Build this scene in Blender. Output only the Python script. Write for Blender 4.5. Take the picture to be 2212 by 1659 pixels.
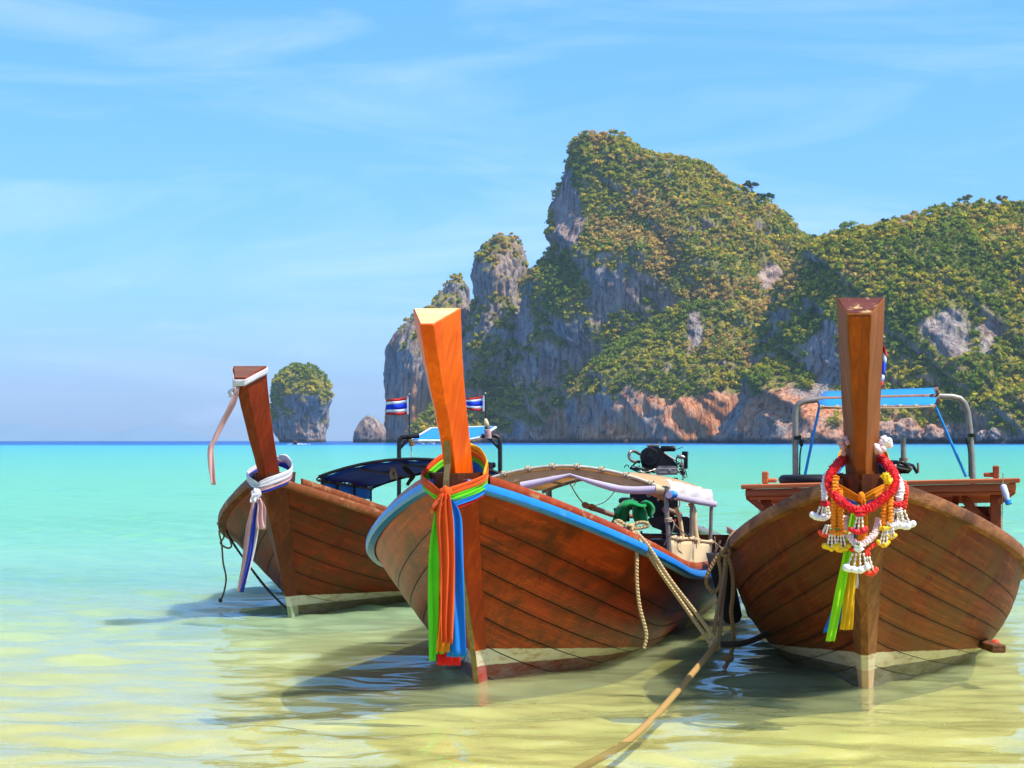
import bpy, math, random
import numpy as np
from mathutils import Vector, Matrix

for _o in list(bpy.data.objects): bpy.data.objects.remove(_o)
scene = bpy.context.scene
COL = scene.collection
rnd = random.Random(7)
npr = np.random.default_rng(7)

# ------------------------------------------------------------------ camera
CAM_H = 1.6
FOCAL = 4500.0           # focal length in units of a picture 2212 wide
cam_d = bpy.data.cameras.new('camera')
cam = bpy.data.objects.new('camera', cam_d); COL.objects.link(cam)
cam.location = (0, 0, CAM_H); cam.rotation_euler = (math.radians(90), 0, 0)
cam_d.sensor_width = 36; cam_d.lens = 36 * FOCAL / 2212
cam_d.shift_y = (952 - 829.5) / 2212
cam_d.clip_end = 40000; cam_d.clip_start = 0.1
cam_d.dof.use_dof = True; cam_d.dof.focus_distance = 14.0; cam_d.dof.aperture_fstop = 16
scene.camera = cam

# ------------------------------------------------------------------ sky
SUN = Vector((0.47, -0.18, 0.86)).normalized()
world = bpy.data.worlds.new('World'); scene.world = world; world.use_nodes = True
wn = world.node_tree; wn.nodes.clear()
def N(t, kind, **kw):
    n = t.nodes.new(kind)
    for k, v in kw.items():
        if k.startswith('i_'): n.inputs[int(k[2:])].default_value = v
        else: setattr(n, k, v)
    return n
out = N(wn, 'ShaderNodeOutputWorld'); bg = N(wn, 'ShaderNodeBackground'); bg.inputs[1].default_value = 0.117
sky = N(wn, 'ShaderNodeTexSky', sky_type='NISHITA', sun_disc=False)
sky.sun_elevation = math.asin(SUN.z); sky.sun_rotation = math.atan2(SUN.x, SUN.y)
sky.altitude = 0; sky.air_density = 1.0; sky.dust_density = 0.6; sky.ozone_density = 2.0
hs = N(wn, 'ShaderNodeHueSaturation'); hs.inputs['Saturation'].default_value = 1.25; hs.inputs['Value'].default_value = 1.0
wn.links.new(sky.outputs[0], hs.inputs['Color'])
tint = N(wn, 'ShaderNodeMix', data_type='RGBA', blend_type='MULTIPLY'); tint.inputs['Factor'].default_value = 1
tint.inputs['B'].default_value = (0.88, 0.93, 1.10, 1)
sx0 = N(wn, 'ShaderNodeSeparateXYZ'); tc0 = N(wn, 'ShaderNodeTexCoord'); wn.links.new(tc0.outputs['Generated'], sx0.inputs[0])
el = N(wn, 'ShaderNodeValToRGB'); wn.links.new(sx0.outputs[2], el.inputs[0])
el.color_ramp.elements[0].position = 0.0; el.color_ramp.elements[0].color = (0.44, 0.57, 1.02, 1); el.color_ramp.elements[1].position = 0.22; el.color_ramp.elements[1].color = (0.72, 1.0, 1.08, 1)
e2 = el.color_ramp.elements.new(0.07); e2.color = (0.50, 0.74, 1.05, 1); e3 = el.color_ramp.elements.new(0.6); e3.color = (1, 1, 1, 1)
bal = N(wn, 'ShaderNodeMix', data_type='RGBA', blend_type='MULTIPLY'); bal.inputs['Factor'].default_value = 1
wn.links.new(hs.outputs[0], bal.inputs['A']); wn.links.new(el.outputs[0], bal.inputs['B']); wn.links.new(bal.outputs['Result'], tint.inputs['A'])
# thin cirrus: stretched noise over the whole dome
tc = N(wn, 'ShaderNodeTexCoord')
mp = N(wn, 'ShaderNodeMapping'); mp.inputs['Rotation'].default_value = (0, math.radians(17), 0); mp.inputs['Scale'].default_value = (3.2, 3.2, 21)
nz = N(wn, 'ShaderNodeTexNoise'); nz.inputs['Scale'].default_value = 1.25; nz.inputs['Detail'].default_value = 7; nz.inputs['Roughness'].default_value = 0.6; nz.inputs['Distortion'].default_value = 0.9
wn.links.new(tc.outputs['Generated'], mp.inputs[0]); wn.links.new(mp.outputs[0], nz.inputs['Vector'])
rp = N(wn, 'ShaderNodeValToRGB'); rp.color_ramp.elements[0].position = 0.46; rp.color_ramp.elements[0].color = (0, 0, 0, 1)
rp.color_ramp.elements[1].position = 0.80; rp.color_ramp.elements[1].color = (0.22, 0.22, 0.22, 1)
wn.links.new(nz.outputs[0], rp.inputs[0])
# puffy low clouds near the horizon
mp2 = N(wn, 'ShaderNodeMapping'); mp2.inputs['Scale'].default_value = (13, 13, 40)
nz2 = N(wn, 'ShaderNodeTexNoise'); nz2.inputs['Scale'].default_value = 1.0; nz2.inputs['Detail'].default_value = 5; nz2.inputs['Roughness'].default_value = 0.5
wn.links.new(tc.outputs['Generated'], mp2.inputs[0]); wn.links.new(mp2.outputs[0], nz2.inputs['Vector'])
rp2 = N(wn, 'ShaderNodeValToRGB'); rp2.color_ramp.elements[0].position = 0.60; rp2.color_ramp.elements[0].color = (0, 0, 0, 1)
rp2.color_ramp.elements[1].position = 0.78; rp2.color_ramp.elements[1].color = (0.30, 0.30, 0.30, 1)
wn.links.new(nz2.outputs[0], rp2.inputs[0])
sx = N(wn, 'ShaderNodeSeparateXYZ'); wn.links.new(tc.outputs['Generated'], sx.inputs[0])
mr = N(wn, 'ShaderNodeMapRange'); mr.inputs['From Min'].default_value = 0.02; mr.inputs['From Max'].default_value = 0.10; mr.inputs['To Min'].default_value = 1; mr.inputs['To Max'].default_value = 0
wn.links.new(sx.outputs[2], mr.inputs[0])
mu = N(wn, 'ShaderNodeMath', operation='MULTIPLY'); wn.links.new(mr.outputs[0], mu.inputs[0]); wn.links.new(rp2.outputs[0], mu.inputs[1])
ad = N(wn, 'ShaderNodeMath', operation='ADD', use_clamp=True); wn.links.new(mu.outputs[0], ad.inputs[0]); wn.links.new(rp.outputs[0], ad.inputs[1])
cl = N(wn, 'ShaderNodeMix', data_type='RGBA'); cl.inputs['B'].default_value = (6.6, 6.9, 9.2, 1)
wn.links.new(ad.outputs[0], cl.inputs['Factor']); wn.links.new(tint.outputs['Result'], cl.inputs['A'])
wn.links.new(cl.outputs['Result'], bg.inputs[0]); wn.links.new(bg.outputs[0], out.inputs[0])

# ------------------------------------------------------------------ sun, exposure
sl = bpy.data.lights.new('sun', 'SUN'); sl.energy = 3.7; sl.angle = math.radians(0.53); sl.color = (1.0, 0.95, 0.86)
so = bpy.data.objects.new('sun', sl); COL.objects.link(so); so.location = (20, -20, 40)
so.rotation_euler = SUN.to_track_quat('Z', 'Y').to_euler()
vs = scene.view_settings; vs.view_transform = 'Standard'; vs.look = 'None'; vs.exposure = 0.80; vs.gamma = 1.0; vs.use_curve_mapping = False
scene.cycles.use_denoising = True
scene.cycles.max_bounces = 6; scene.cycles.diffuse_bounces = 3; scene.cycles.glossy_bounces = 3; scene.cycles.transparent_max_bounces = 12; scene.cycles.volume_bounces = 0
scene.cycles.caustics_reflective = False; scene.cycles.caustics_refractive = False

# ------------------------------------------------------------------ helpers
def at(px, py, Y):
    """the point at distance Y that stands at px, py in the photograph (2212 wide)"""
    return Vector(((px - 1106) / FOCAL * Y, Y, CAM_H - (py - 952) / FOCAL * Y))

def srgb(r, g, b):
    f = lambda c: (c / 255 / 12.92) if c / 255 <= 0.04045 else ((c / 255 + 0.055) / 1.055) ** 2.4
    return (f(r), f(g), f(b), 1)

def tag(o, label=None, cat=None, group=None, kind=None):
    if label: o['label'] = label
    if cat: o['category'] = cat
    if group: o['group'] = group
    if kind: o['kind'] = kind
    return o

def np_mesh(name, V, F, mat=None, parent=None, smooth=True, colors=None, uv=None):
    """V (n,3); F list of faces or an (m,k) array"""
    me = bpy.data.meshes.new(name)
    V = np.asarray(V, dtype=np.float32)
    if isinstance(F, np.ndarray):
        m, k = F.shape
        me.vertices.add(len(V)); me.vertices.foreach_set('co', V.ravel())
        me.loops.add(m * k); me.loops.foreach_set('vertex_index', F.astype(np.int32).ravel())
        me.polygons.add(m); me.polygons.foreach_set('loop_start', np.arange(0, m * k, k, dtype=np.int32))
        me.polygons.foreach_set('loop_total', np.full(m, k, dtype=np.int32))
        me.update(calc_edges=True)
    else:
        me.from_pydata([tuple(map(float, v)) for v in V], [], F)
    if smooth: me.polygons.foreach_set('use_smooth', np.ones(len(me.polygons), dtype=bool))
    if colors is not None:
        a = me.color_attributes.new('tint', 'FLOAT_COLOR', 'POINT')
        c = np.ones((len(V), 4), dtype=np.float32); c[:, :colors.shape[1]] = colors
        a.data.foreach_set('color', c.ravel())
    if uv is not None:
        l = me.uv_layers.new(name='UVMap'); li = np.zeros(len(me.loops), dtype=np.int32); me.loops.foreach_get('vertex_index', li)
        l.data.foreach_set('uv', np.asarray(uv, dtype=np.float32)[li].ravel())
    if mat: me.materials.append(mat)
    o = bpy.data.objects.new(name, me); COL.objects.link(o)
    if parent: o.parent = parent
    return o

def empty(name, loc=(0, 0, 0), rz=0.0, parent=None):
    o = bpy.data.objects.new(name, None); COL.objects.link(o); o.location = loc; o.rotation_euler = (0, 0, rz)
    o.empty_display_size = 0.2
    if parent: o.parent = parent
    return o

# value noise in numpy
_H = npr.random(65536).astype(np.float32)
def vnoise(p):
    p = np.asarray(p, dtype=np.float64); i = np.floor(p).astype(np.int64); f = p - i; f = f * f * (3 - 2 * f)
    def h(a, b, c): return _H[((a * 73856093) ^ (b * 19349663) ^ (c * 83492791)) & 65535]
    x, y, z = i[..., 0], i[..., 1], i[..., 2]; r = 0
    for dx in (0, 1):
        for dy in (0, 1):
            for dz in (0, 1):
                w = (f[..., 0] if dx else 1 - f[..., 0]) * (f[..., 1] if dy else 1 - f[..., 1]) * (f[..., 2] if dz else 1 - f[..., 2])
                r = r + w * h(x + dx, y + dy, z + dz)
    return r * 2 - 1
def fbm(p, o=4, g=0.5):
    r = 0; a = 1.0; p = np.asarray(p, dtype=np.float64)
    for k in range(o): r = r + a * vnoise(p * 2 ** k + 17.3 * k); a *= g
    return r

# ------------------------------------------------------------------ materials
def new_mat(name):
    m = bpy.data.materials.new(name); m.use_nodes = True; t = m.node_tree; t.nodes.clear()
    o = N(t, 'ShaderNodeOutputMaterial'); b = N(t, 'ShaderNodeBsdfPrincipled'); t.links.new(b.outputs[0], o.inputs[0])
    return m, t, b, o
def ramp(t, src, stops):
    r = N(t, 'ShaderNodeValToRGB'); e = r.color_ramp.elements
    while len(e) < len(stops): e.new(0.5)
    for k, (p, c) in enumerate(stops): e[k].position = p; e[k].color = c if len(c) == 4 else (*c, 1)
    t.links.new(src, r.inputs[0]); return r.outputs[0]
def mix(t, fac, a, b, mode='MIX'):
    m = N(t, 'ShaderNodeMix', data_type='RGBA', blend_type=mode)
    for s, v in (('Factor', fac), ('A', a), ('B', b)):
        if isinstance(v, (int, float)): m.inputs[s].default_value = v
        elif isinstance(v, tuple): m.inputs[s].default_value = v if len(v) == 4 else (*v, 1)
        else: t.links.new(v, m.inputs[s])
    return m.outputs['Result']
def math_(t, op, a, b=None, clamp=False):
    m = N(t, 'ShaderNodeMath', operation=op, use_clamp=clamp)
    for k, v in enumerate((a, b)):
        if v is None: continue
        if isinstance(v, (int, float)): m.inputs[k].default_value = v
        else: t.links.new(v, m.inputs[k])
    return m.outputs[0]
def noise(t, vec, scale=(1, 1, 1), s=1.0, detail=4, rough=0.55, dist=0.0, rot=(0, 0, 0)):
    mp = N(t, 'ShaderNodeMapping'); mp.inputs['Scale'].default_value = scale; mp.inputs['Rotation'].default_value = rot
    t.links.new(vec, mp.inputs[0])
    n = N(t, 'ShaderNodeTexNoise'); n.inputs['Scale'].default_value = s; n.inputs['Detail'].default_value = detail
    n.inputs['Roughness'].default_value = rough; n.inputs['Distortion'].default_value = dist
    t.links.new(mp.outputs[0], n.inputs['Vector']); return n.outputs[0]
def bump(t, b, h, strength=0.3, dist=0.01):
    n = N(t, 'ShaderNodeBump'); n.inputs['Strength'].default_value = strength; n.inputs['Distance'].default_value = dist
    t.links.new(h, n.inputs['Height']); t.links.new(n.outputs[0], b.inputs['Normal'])
def maprange(t, v, a, b, c=0.0, d=1.0):
    m = N(t, 'ShaderNodeMapRange'); t.links.new(v, m.inputs[0])
    for k, x in zip(('From Min', 'From Max', 'To Min', 'To Max'), (a, b, c, d)): m.inputs[k].default_value = x
    return m.outputs[0]

# ---- water
def water_material():
    m, t, b, o = new_mat('sea_water'); t.nodes.remove(b)
    g = N(t, 'ShaderNodeNewGeometry'); sp = N(t, 'ShaderNodeSeparateXYZ'); t.links.new(g.outputs['Position'], sp.inputs[0])
    pos = g.outputs['Position']
    # the water deepens away from the beach: log of the distance from the shore, wobbled by sand bars
    wob = noise(t, pos, (0.02, 0.05, 0), 1.0, 4)
    wob2 = noise(t, pos, (0.004, 0.03, 0), 1.0, 3)
    yy = math_(t, 'ADD', sp.outputs[1], 6.0)
    xs = math_(t, 'MULTIPLY', sp.outputs[0], -0.22)
    ylin = math_(t, 'MAXIMUM', math_(t, 'ADD', yy, math_(t, 'MAXIMUM', xs, -2.0)), 2.0)
    lg = math_(t, 'LOGARITHM', ylin, 10.0)
    lg = math_(t, 'ADD', lg, math_(t, 'MULTIPLY', math_(t, 'SUBTRACT', wob, 0.5), 0.22))
    lg = math_(t, 'ADD', lg, math_(t, 'MULTIPLY', math_(t, 'SUBTRACT', wob2, 0.5), 0.14))
    u = maprange(t, lg, 1.0, 4.0)
    def P(y): return (math.log10(y) - 1) / 3
    body = ramp(t, u, [(P(14), srgb(214, 216, 140)), (P(22), srgb(200, 220, 160)), (P(30), srgb(138, 192, 154)), (P(48), srgb(112, 182, 144)),
                       (P(120), srgb(98, 178, 156)), (P(330), srgb(84, 170, 166)), (P(690), srgb(72, 164, 184)), (P(880), srgb(36, 100, 172)), (P(2500), srgb(24, 78, 148))])
    opac = maprange(t, u, P(16), P(38), 0.20, 1.0)
    # ripples
    n1 = noise(t, pos, (3.4, 7.0, 1), 1.0, 3, 0.5, 0.6)
    n2 = noise(t, pos, (0.25, 0.9, 1), 1.0, 5, 0.6, 0.3)
    h = math_(t, 'ADD', math_(t, 'MULTIPLY', n1, 0.22), n2)
    bm = N(t, 'ShaderNodeBump'); t.links.new(maprange(t, u, P(18), P(60), 0.11, 0.35), bm.inputs['Strength']); bm.inputs['Distance'].default_value = 0.10; t.links.new(h, bm.inputs['Height'])
    dif = N(t, 'ShaderNodeSubsurfaceScattering', falloff='BURLEY'); t.links.new(body, dif.inputs[0]); dif.inputs['Scale'].default_value = 0.55; dif.inputs['Radius'].default_value = (0.8, 1.0, 0.9)
    # caustic light painted into the transparent colour: brighter threads and dimmer cells
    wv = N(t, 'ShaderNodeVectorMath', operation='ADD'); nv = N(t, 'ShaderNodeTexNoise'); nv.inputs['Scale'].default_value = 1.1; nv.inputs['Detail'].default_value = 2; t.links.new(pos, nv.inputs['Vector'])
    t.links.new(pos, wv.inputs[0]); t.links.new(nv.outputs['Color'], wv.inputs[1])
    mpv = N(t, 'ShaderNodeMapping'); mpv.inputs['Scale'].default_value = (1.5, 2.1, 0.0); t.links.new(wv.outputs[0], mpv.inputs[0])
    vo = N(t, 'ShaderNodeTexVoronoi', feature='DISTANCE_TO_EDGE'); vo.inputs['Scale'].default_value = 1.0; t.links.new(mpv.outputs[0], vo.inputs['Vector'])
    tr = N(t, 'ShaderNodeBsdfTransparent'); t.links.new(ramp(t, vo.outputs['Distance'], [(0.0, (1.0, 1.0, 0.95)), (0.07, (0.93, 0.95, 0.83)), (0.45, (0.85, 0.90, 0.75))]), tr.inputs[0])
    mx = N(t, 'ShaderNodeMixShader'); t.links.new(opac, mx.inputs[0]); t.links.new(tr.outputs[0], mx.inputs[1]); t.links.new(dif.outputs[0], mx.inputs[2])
    gl = N(t, 'ShaderNodeBsdfGlossy'); t.links.new(maprange(t, u, P(15), P(60), 0.012, 0.10), gl.inputs['Roughness']); t.links.new(bm.outputs[0], gl.inputs['Normal'])
    fr = N(t, 'ShaderNodeFresnel'); fr.inputs[0].default_value = 1.33; t.links.new(bm.outputs[0], fr.inputs['Normal'])
    cap = math_(t, 'MINIMUM', fr.outputs[0], maprange(t, u, P(16), P(70), 0.55, 0.22))
    m2 = N(t, 'ShaderNodeMixShader'); t.links.new(cap, m2.inputs[0]); t.links.new(mx.outputs[0], m2.inputs[1]); t.links.new(gl.outputs[0], m2.inputs[2])
    t.links.new(m2.outputs[0], o.inputs[0]); return m
def sand_material():
    m, t, b, o = new_mat('seabed_sand'); g = N(t, 'ShaderNodeNewGeometry'); pos = g.outputs['Position']
    n = noise(t, pos, (0.9, 1.6, 1), 1.0, 5, 0.6, 0.5)
    n2 = noise(t, pos, (30, 30, 30), 1.0, 3)
    c = ramp(t, n, [(0.30, srgb(192, 184, 98)), (0.62, srgb(232, 224, 142))])
    c = mix(t, 0.18, c, n2, 'MULTIPLY'); t.links.new(c, b.inputs['Base Color']); b.inputs['Roughness'].default_value = 0.95
    bump(t, b, n, 0.5, 0.05); return m

# ------------------------------------------------------------------ water and seabed
def wave_height(X, Y):
    r = np.random.default_rng(5); H = np.zeros_like(X)
    for k in range(44):
        lam = 0.20 * (10.0 ** r.random()); a = math.radians(r.normal(80, 38)); amp = 0.0060 * lam ** 0.92; ph = r.random() * 6.28
        kx, ky = math.cos(a) * 6.283 / lam, math.sin(a) * 6.283 / lam
        w = kx * X + ky * Y + ph + 0.6 * np.sin(0.31 * X + 0.23 * Y + k)
        fade = np.clip(1.6 - Y / (60 * lam + 14), 0, 1)
        H += amp * np.sin(w) * fade
    calm = 0.75 + 0.35 * np.sin(0.35 * X + 1.3) * np.sin(0.27 * Y + 0.4)
    return H * calm
def grid_faces(nr, nc):
    i = np.arange(nr - 1)[:, None] * nc + np.arange(nc - 1)[None]
    return np.stack([i, i + 1, i + nc + 1, i + nc], -1).reshape(-1, 4)
def build_water():
    rows = list(np.linspace(-40, 7.5, 12)); y = 8.0
    while y < 70: rows.append(y); y += 0.032 * (1 + (max(y, 12) - 12) * 0.10)
    while y < 16000: rows.append(y); y *= 1.06
    rows = np.array(rows)
    c = np.linspace(-1, 1, 421); k = np.sign(c) * (0.42 * np.abs(c) + 1.6 * np.abs(c) ** 7)
    X = (rows[:, None] + 46) * 0.55 * k[None, :]; X = np.where(rows[:, None] > 70, rows[:, None] * 0.911 * k[None, :], X)
    Y = np.repeat(rows[:, None], len(k), 1)
    Z = wave_height(X, Y) * np.clip((Y - 7.8) / 1.0, 0, 1)
    V = np.stack([X, Y, Z], -1).reshape(-1, 3)
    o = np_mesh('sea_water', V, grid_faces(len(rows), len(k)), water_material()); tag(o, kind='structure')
    o2x = np.linspace(-70, 70, 140); o2y = np.concatenate([np.linspace(-42, 7, 20), np.linspace(8, 34, 80), np.linspace(36, 90, 20)])
    XX, YY = np.meshgrid(o2x, o2y)
    d = -0.125 - 0.006 * np.clip(YY - 9, 0, None) - 0.0009 * np.clip(YY - 16, 0, None) ** 2 + 0.018 * fbm(np.stack([XX * 0.5, YY * 0.7, XX * 0], -1), 3)
    d = np.maximum(d, -5.0)
    s = np_mesh('seabed', np.stack([XX, YY, d], -1).reshape(-1, 3), grid_faces(120, 140), sand_material()); tag(s, kind='structure')
build_water()
# ------------------------------------------------------------------ hills
def rock_material(name, warm=1.0):
    m, t, b, o = new_mat(name); g = N(t, 'ShaderNodeNewGeometry'); pos = g.outputs['Position']
    st = noise(t, pos, (0.16, 0.16, 0.018), 1.0, 6, 0.65, 0.5)
    st2 = noise(t, pos, (0.45, 0.45, 0.05), 1.0, 5, 0.6, 0.4)
    big = noise(t, pos, (0.022, 0.022, 0.03), 1.0, 4, 0.6)
    c = ramp(t, st, [(0.30, srgb(74, 72, 74)), (0.47, srgb(142, 136, 132)), (0.60, srgb(178, 168, 156)), (0.74, srgb(104, 98, 96))])
    c = mix(t, ramp(t, st2, [(0.38, (0.85,) * 3), (0.48, (0,) * 3)]), c, srgb(58, 55, 56))
    cr = noise(t, pos, (0.5, 0.5, 0.28), 1.0, 6, 0.7, 0.8); c = mix(t, ramp(t, cr, [(0.36, (0.8,) * 3), (0.44, (0,) * 3)]), c, srgb(46, 43, 44))
    sp = N(t, 'ShaderNodeSeparateXYZ'); t.links.new(pos, sp.inputs[0])
    low = maprange(t, sp.outputs[2], 20, 52, 1.0, 0.25)
    f = math_(t, 'MULTIPLY', ramp(t, big, [(0.36, (0,) * 3), (0.54, (1,) * 3)]), low)
    och = ramp(t, st2, [(0.35, srgb(150, 78, 44)), (0.5, srgb(214, 138, 86)), (0.68, srgb(226, 176, 132))])
    c = mix(t, math_(t, 'MULTIPLY', f, warm), c, och)
    # tide-blackened foot of the cliffs
    foot = maprange(t, math_(t, 'ADD', sp.outputs[2], math_(t, 'MULTIPLY', st, 4.0)), 3.6, 5.6, 1.0, 0.0)
    c = mix(t, foot, c, srgb(44, 42, 44))
    at_ = N(t, 'ShaderNodeAttribute'); at_.attribute_name = 'tint'
    c = mix(t, at_.outputs['Fac'], c, ramp(t, st2, [(0.35, srgb(96, 102, 42)), (0.6, srgb(148, 134, 58)), (0.75, srgb(150, 118, 76))]))
    t.links.new(c, b.inputs['Base Color']); b.inputs['Roughness'].default_value = 0.92
    bump(t, b, math_(t, 'ADD', st, st2), 0.9, 2.5); return m
def leaf_material():
    m, t, b, o = new_mat('hill_foliage'); a = N(t, 'ShaderNodeAttribute'); a.attribute_name = 'tint'
    t.links.new(a.outputs['Color'], b.inputs['Base Color']); b.inputs['Roughness'].default_value = 0.75
    b.inputs['Specular IOR Level'].default_value = 0.1
    tl = N(t, 'ShaderNodeBsdfTranslucent'); t.links.new(a.outputs['Color'], tl.inputs[0]); mx = N(t, 'ShaderNodeMixShader'); mx.inputs[0].default_value = 0.35
    t.links.new(b.outputs[0], mx.inputs[1]); t.links.new(tl.outputs[0], mx.inputs[2]); t.links.new(mx.outputs[0], o.inputs[0])
    return m
ROCK = rock_material('cliff_rock'); ROCK_GREY = rock_material('islet_rock', 0.25); LEAF = leaf_material()

def ring_body(name, Yc, rows, M=300, amp=5.0, flute=2.6, step=1.3, seed=0, e=0.85, dmul=None, relief=0.0, rug=1.0, left_cap=None):
    """rows: (py, left px, right px, front depth, back depth) from the foot to the top"""
    rows = sorted(rows, key=lambda r: -r[0]); R = np.array(rows, float)
    z = CAM_H + (952 - R[:, 0]) / FOCAL * Yc; xl = (R[:, 1] - 1106) / FOCAL * Yc; xr = (R[:, 2] - 1106) / FOCAL * Yc
    # resample by the length of the profile so cliffs and slopes are sampled alike
    L = np.concatenate([[0], np.cumsum(np.hypot(np.diff(z), np.maximum(np.abs(np.diff(R[:, 3])), 0.5 * np.abs(np.diff(xl)))))])
    n = max(8, int(L[-1] / step)); q = np.linspace(0, L[-1], n)
    f = lambda a: np.interp(q, L, a)
    zz, xl, xr, df, db = f(z), f(xl), f(xr), f(R[:, 3]), f(R[:, 4])
    k = np.ones(7) / 7
    pad = lambda a: np.convolve(np.pad(a, 3, mode='edge'), k, 'valid')
    df, db, xl, xr = pad(df), pad(db), pad(xl), pad(xr)
    a = np.linspace(0, 2 * np.pi, M, endpoint=False); a = a + 0.55 * np.sin(a + np.pi / 2) * 0 ; 
    a = a - 0.45 * np.cos(a + np.pi) * -1 * 0
    ca, sa = np.cos(a), np.sin(a)
    ca = np.sign(ca) * np.abs(ca) ** e; sa = np.sign(sa) * np.abs(sa) ** e
    X = ((xl + xr) / 2)[:, None] + ((xr - xl) / 2)[:, None] * ca[None]
    dfm = np.repeat(df[:, None], M, 1)
    if left_cap:
        wl = np.clip((0.20 - ca) / 0.5, 0, 1)[None]; wl = wl * wl * (3 - 2 * wl); dfm = dfm * (1 - wl) + np.minimum(dfm, left_cap) * wl
    Yv = Yc + np.where(sa[None] < 0, dfm, db[:, None]) * sa[None]
    Z = np.repeat(zz[:, None], M, 1)
    P = np.stack([X, Yv, Z], -1)
    # displace outward
    cx = ((xl + xr) / 2)[:, None]; d = np.stack([X - cx, Yv - Yc, X * 0], -1); w = np.linalg.norm(d, axis=-1, keepdims=True); d = d / np.maximum(w, 1e-3)
    fade = np.clip(w[..., 0] / (2.2 * amp), 0, 1)
    n1 = fbm(P / 42.0 + seed * 7.7, 6, 0.58) * amp
    n2 = (1 - np.abs(fbm(np.stack([P[..., 0] / 11, P[..., 1] / 11, P[..., 2] / 46], -1) + seed, 4, 0.6))) * flute - flute * 0.6
    n3 = fbm(P / 5.0 + 3.1, 3) * 0.7 * rug
    dg = P[..., 0] + 0.85 * P[..., 2]; rd = np.stack([dg / 44.0, P[..., 1] / 120.0, P[..., 2] / 150.0], -1)
    n0 = ((1 - 2 * np.abs(fbm(rd + seed * 3.3, 4, 0.55))) * 7.5 - 2.0) * relief * np.clip((zz[-1] - Z) / 55.0, 0.0, 1)
    P = P + d * ((n0 + n1 + n2 + n3) * fade)[..., None]
    P[..., 2] += fbm(np.stack([P[..., 0] / 16, P[..., 1] / 16, P[..., 2] / 60], -1) + 9, 4) * np.clip((Z - 6) / 20, 0, 1) * 0.55 * amp * (0.4 + 0.6 * (1 - fade))
    top = P[-1].mean(0); top[2] += 0.5
    V = np.concatenate([P.reshape(-1, 3), top[None]])
    i = np.arange(n - 1)[:, None] * M; j = np.arange(M)[None]; j2 = (j + 1) % M
    F = np.stack([i + j, i + j2, i + M + j2, i + M + j], -1).reshape(-1, 4)
    return P, V, F, n, M

def cap_faces(F, n, M):
    fl = [tuple(int(v) for v in f) for f in F]
    b = (n - 1) * M; t = n * M
    fl += [(b + j, b + (j + 1) % M, t) for j in range(M)]
    return fl

def grid_normals(P):
    du = np.roll(P, -1, 1) - np.roll(P, 1, 1); dv = np.gradient(P, axis=0)
    nn = np.cross(du, dv); return nn / np.maximum(np.linalg.norm(nn, axis=-1, keepdims=True), 1e-6)

PAL = np.array([srgb(104, 120, 46)[:3], srgb(122, 130, 50)[:3], srgb(142, 142, 56)[:3], srgb(160, 152, 60)[:3], srgb(172, 156, 62)[:3], srgb(152, 148, 58)[:3],
                srgb(122, 134, 52)[:3], srgb(92, 116, 50)[:3], srgb(152, 134, 76)[:3], srgb(170, 146, 98)[:3]]) * np.array([1.50, 1.42, 0.80])
def leaf_crowns(C, R, T, nq, rng, squash=0.8, qs=0.36):
    """crowns of nq leaf-clump quads each round centres C, radii R, tints T"""
    m = len(C)
    d = rng.normal(size=(m, nq, 3)); d[..., 2] = np.abs(d[..., 2]) * 0.9 - 0.15; d /= np.linalg.norm(d, axis=-1, keepdims=True)
    lob = 0.72 + 0.38 * vnoise(d * 2.1 + C[:, None] * 0.37)
    rad = R[:, None, None] * lob[..., None] * (0.62 + 0.38 * rng.random((m, nq, 1)))
    p = C[:, None] + d * rad * np.array([1, 1, squash])
    nrm = d + 0.38 * rng.normal(size=d.shape); nrm /= np.linalg.norm(nrm, axis=-1, keepdims=True)
    t1 = np.cross(nrm, rng.normal(size=d.shape)); t1 /= np.maximum(np.linalg.norm(t1, axis=-1, keepdims=True), 1e-6); t2 = np.cross(nrm, t1)
    s = R[:, None, None] * qs * (0.6 + 0.7 * rng.random((m, nq, 1)))
    q = np.stack([p + t1 * s, p + t2 * s * 0.75, p - t1 * s, p - t2 * s * 0.75], 2)
    V = q.reshape(-1, 3); F = np.arange(len(V)).reshape(-1, 4)
    c = np.repeat((T[:, None] * (0.86 + 0.28 * rng.random((m, nq, 1)))).reshape(-1, 3), 4, 0)
    return V, F, c

CLIFFS = []   # (px, py, rx, ry) bare faces
def bare(px, py):
    r = np.zeros(px.shape, bool)
    for (cx, cy, rx, ry) in CLIFFS:
        wob = 0.75 * fbm(np.stack([px / 34, py / 34, px * 0 + cx], -1), 4, 0.6)
        r |= ((px - cx) / rx) ** 2 + ((py - cy) / ry) ** 2 < 1 + wob
    return r
def project(P):
    return 1106 + FOCAL * P[..., 0] / P[..., 1], 952 + FOCAL * (CAM_H - P[..., 2]) / P[..., 1]

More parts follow.
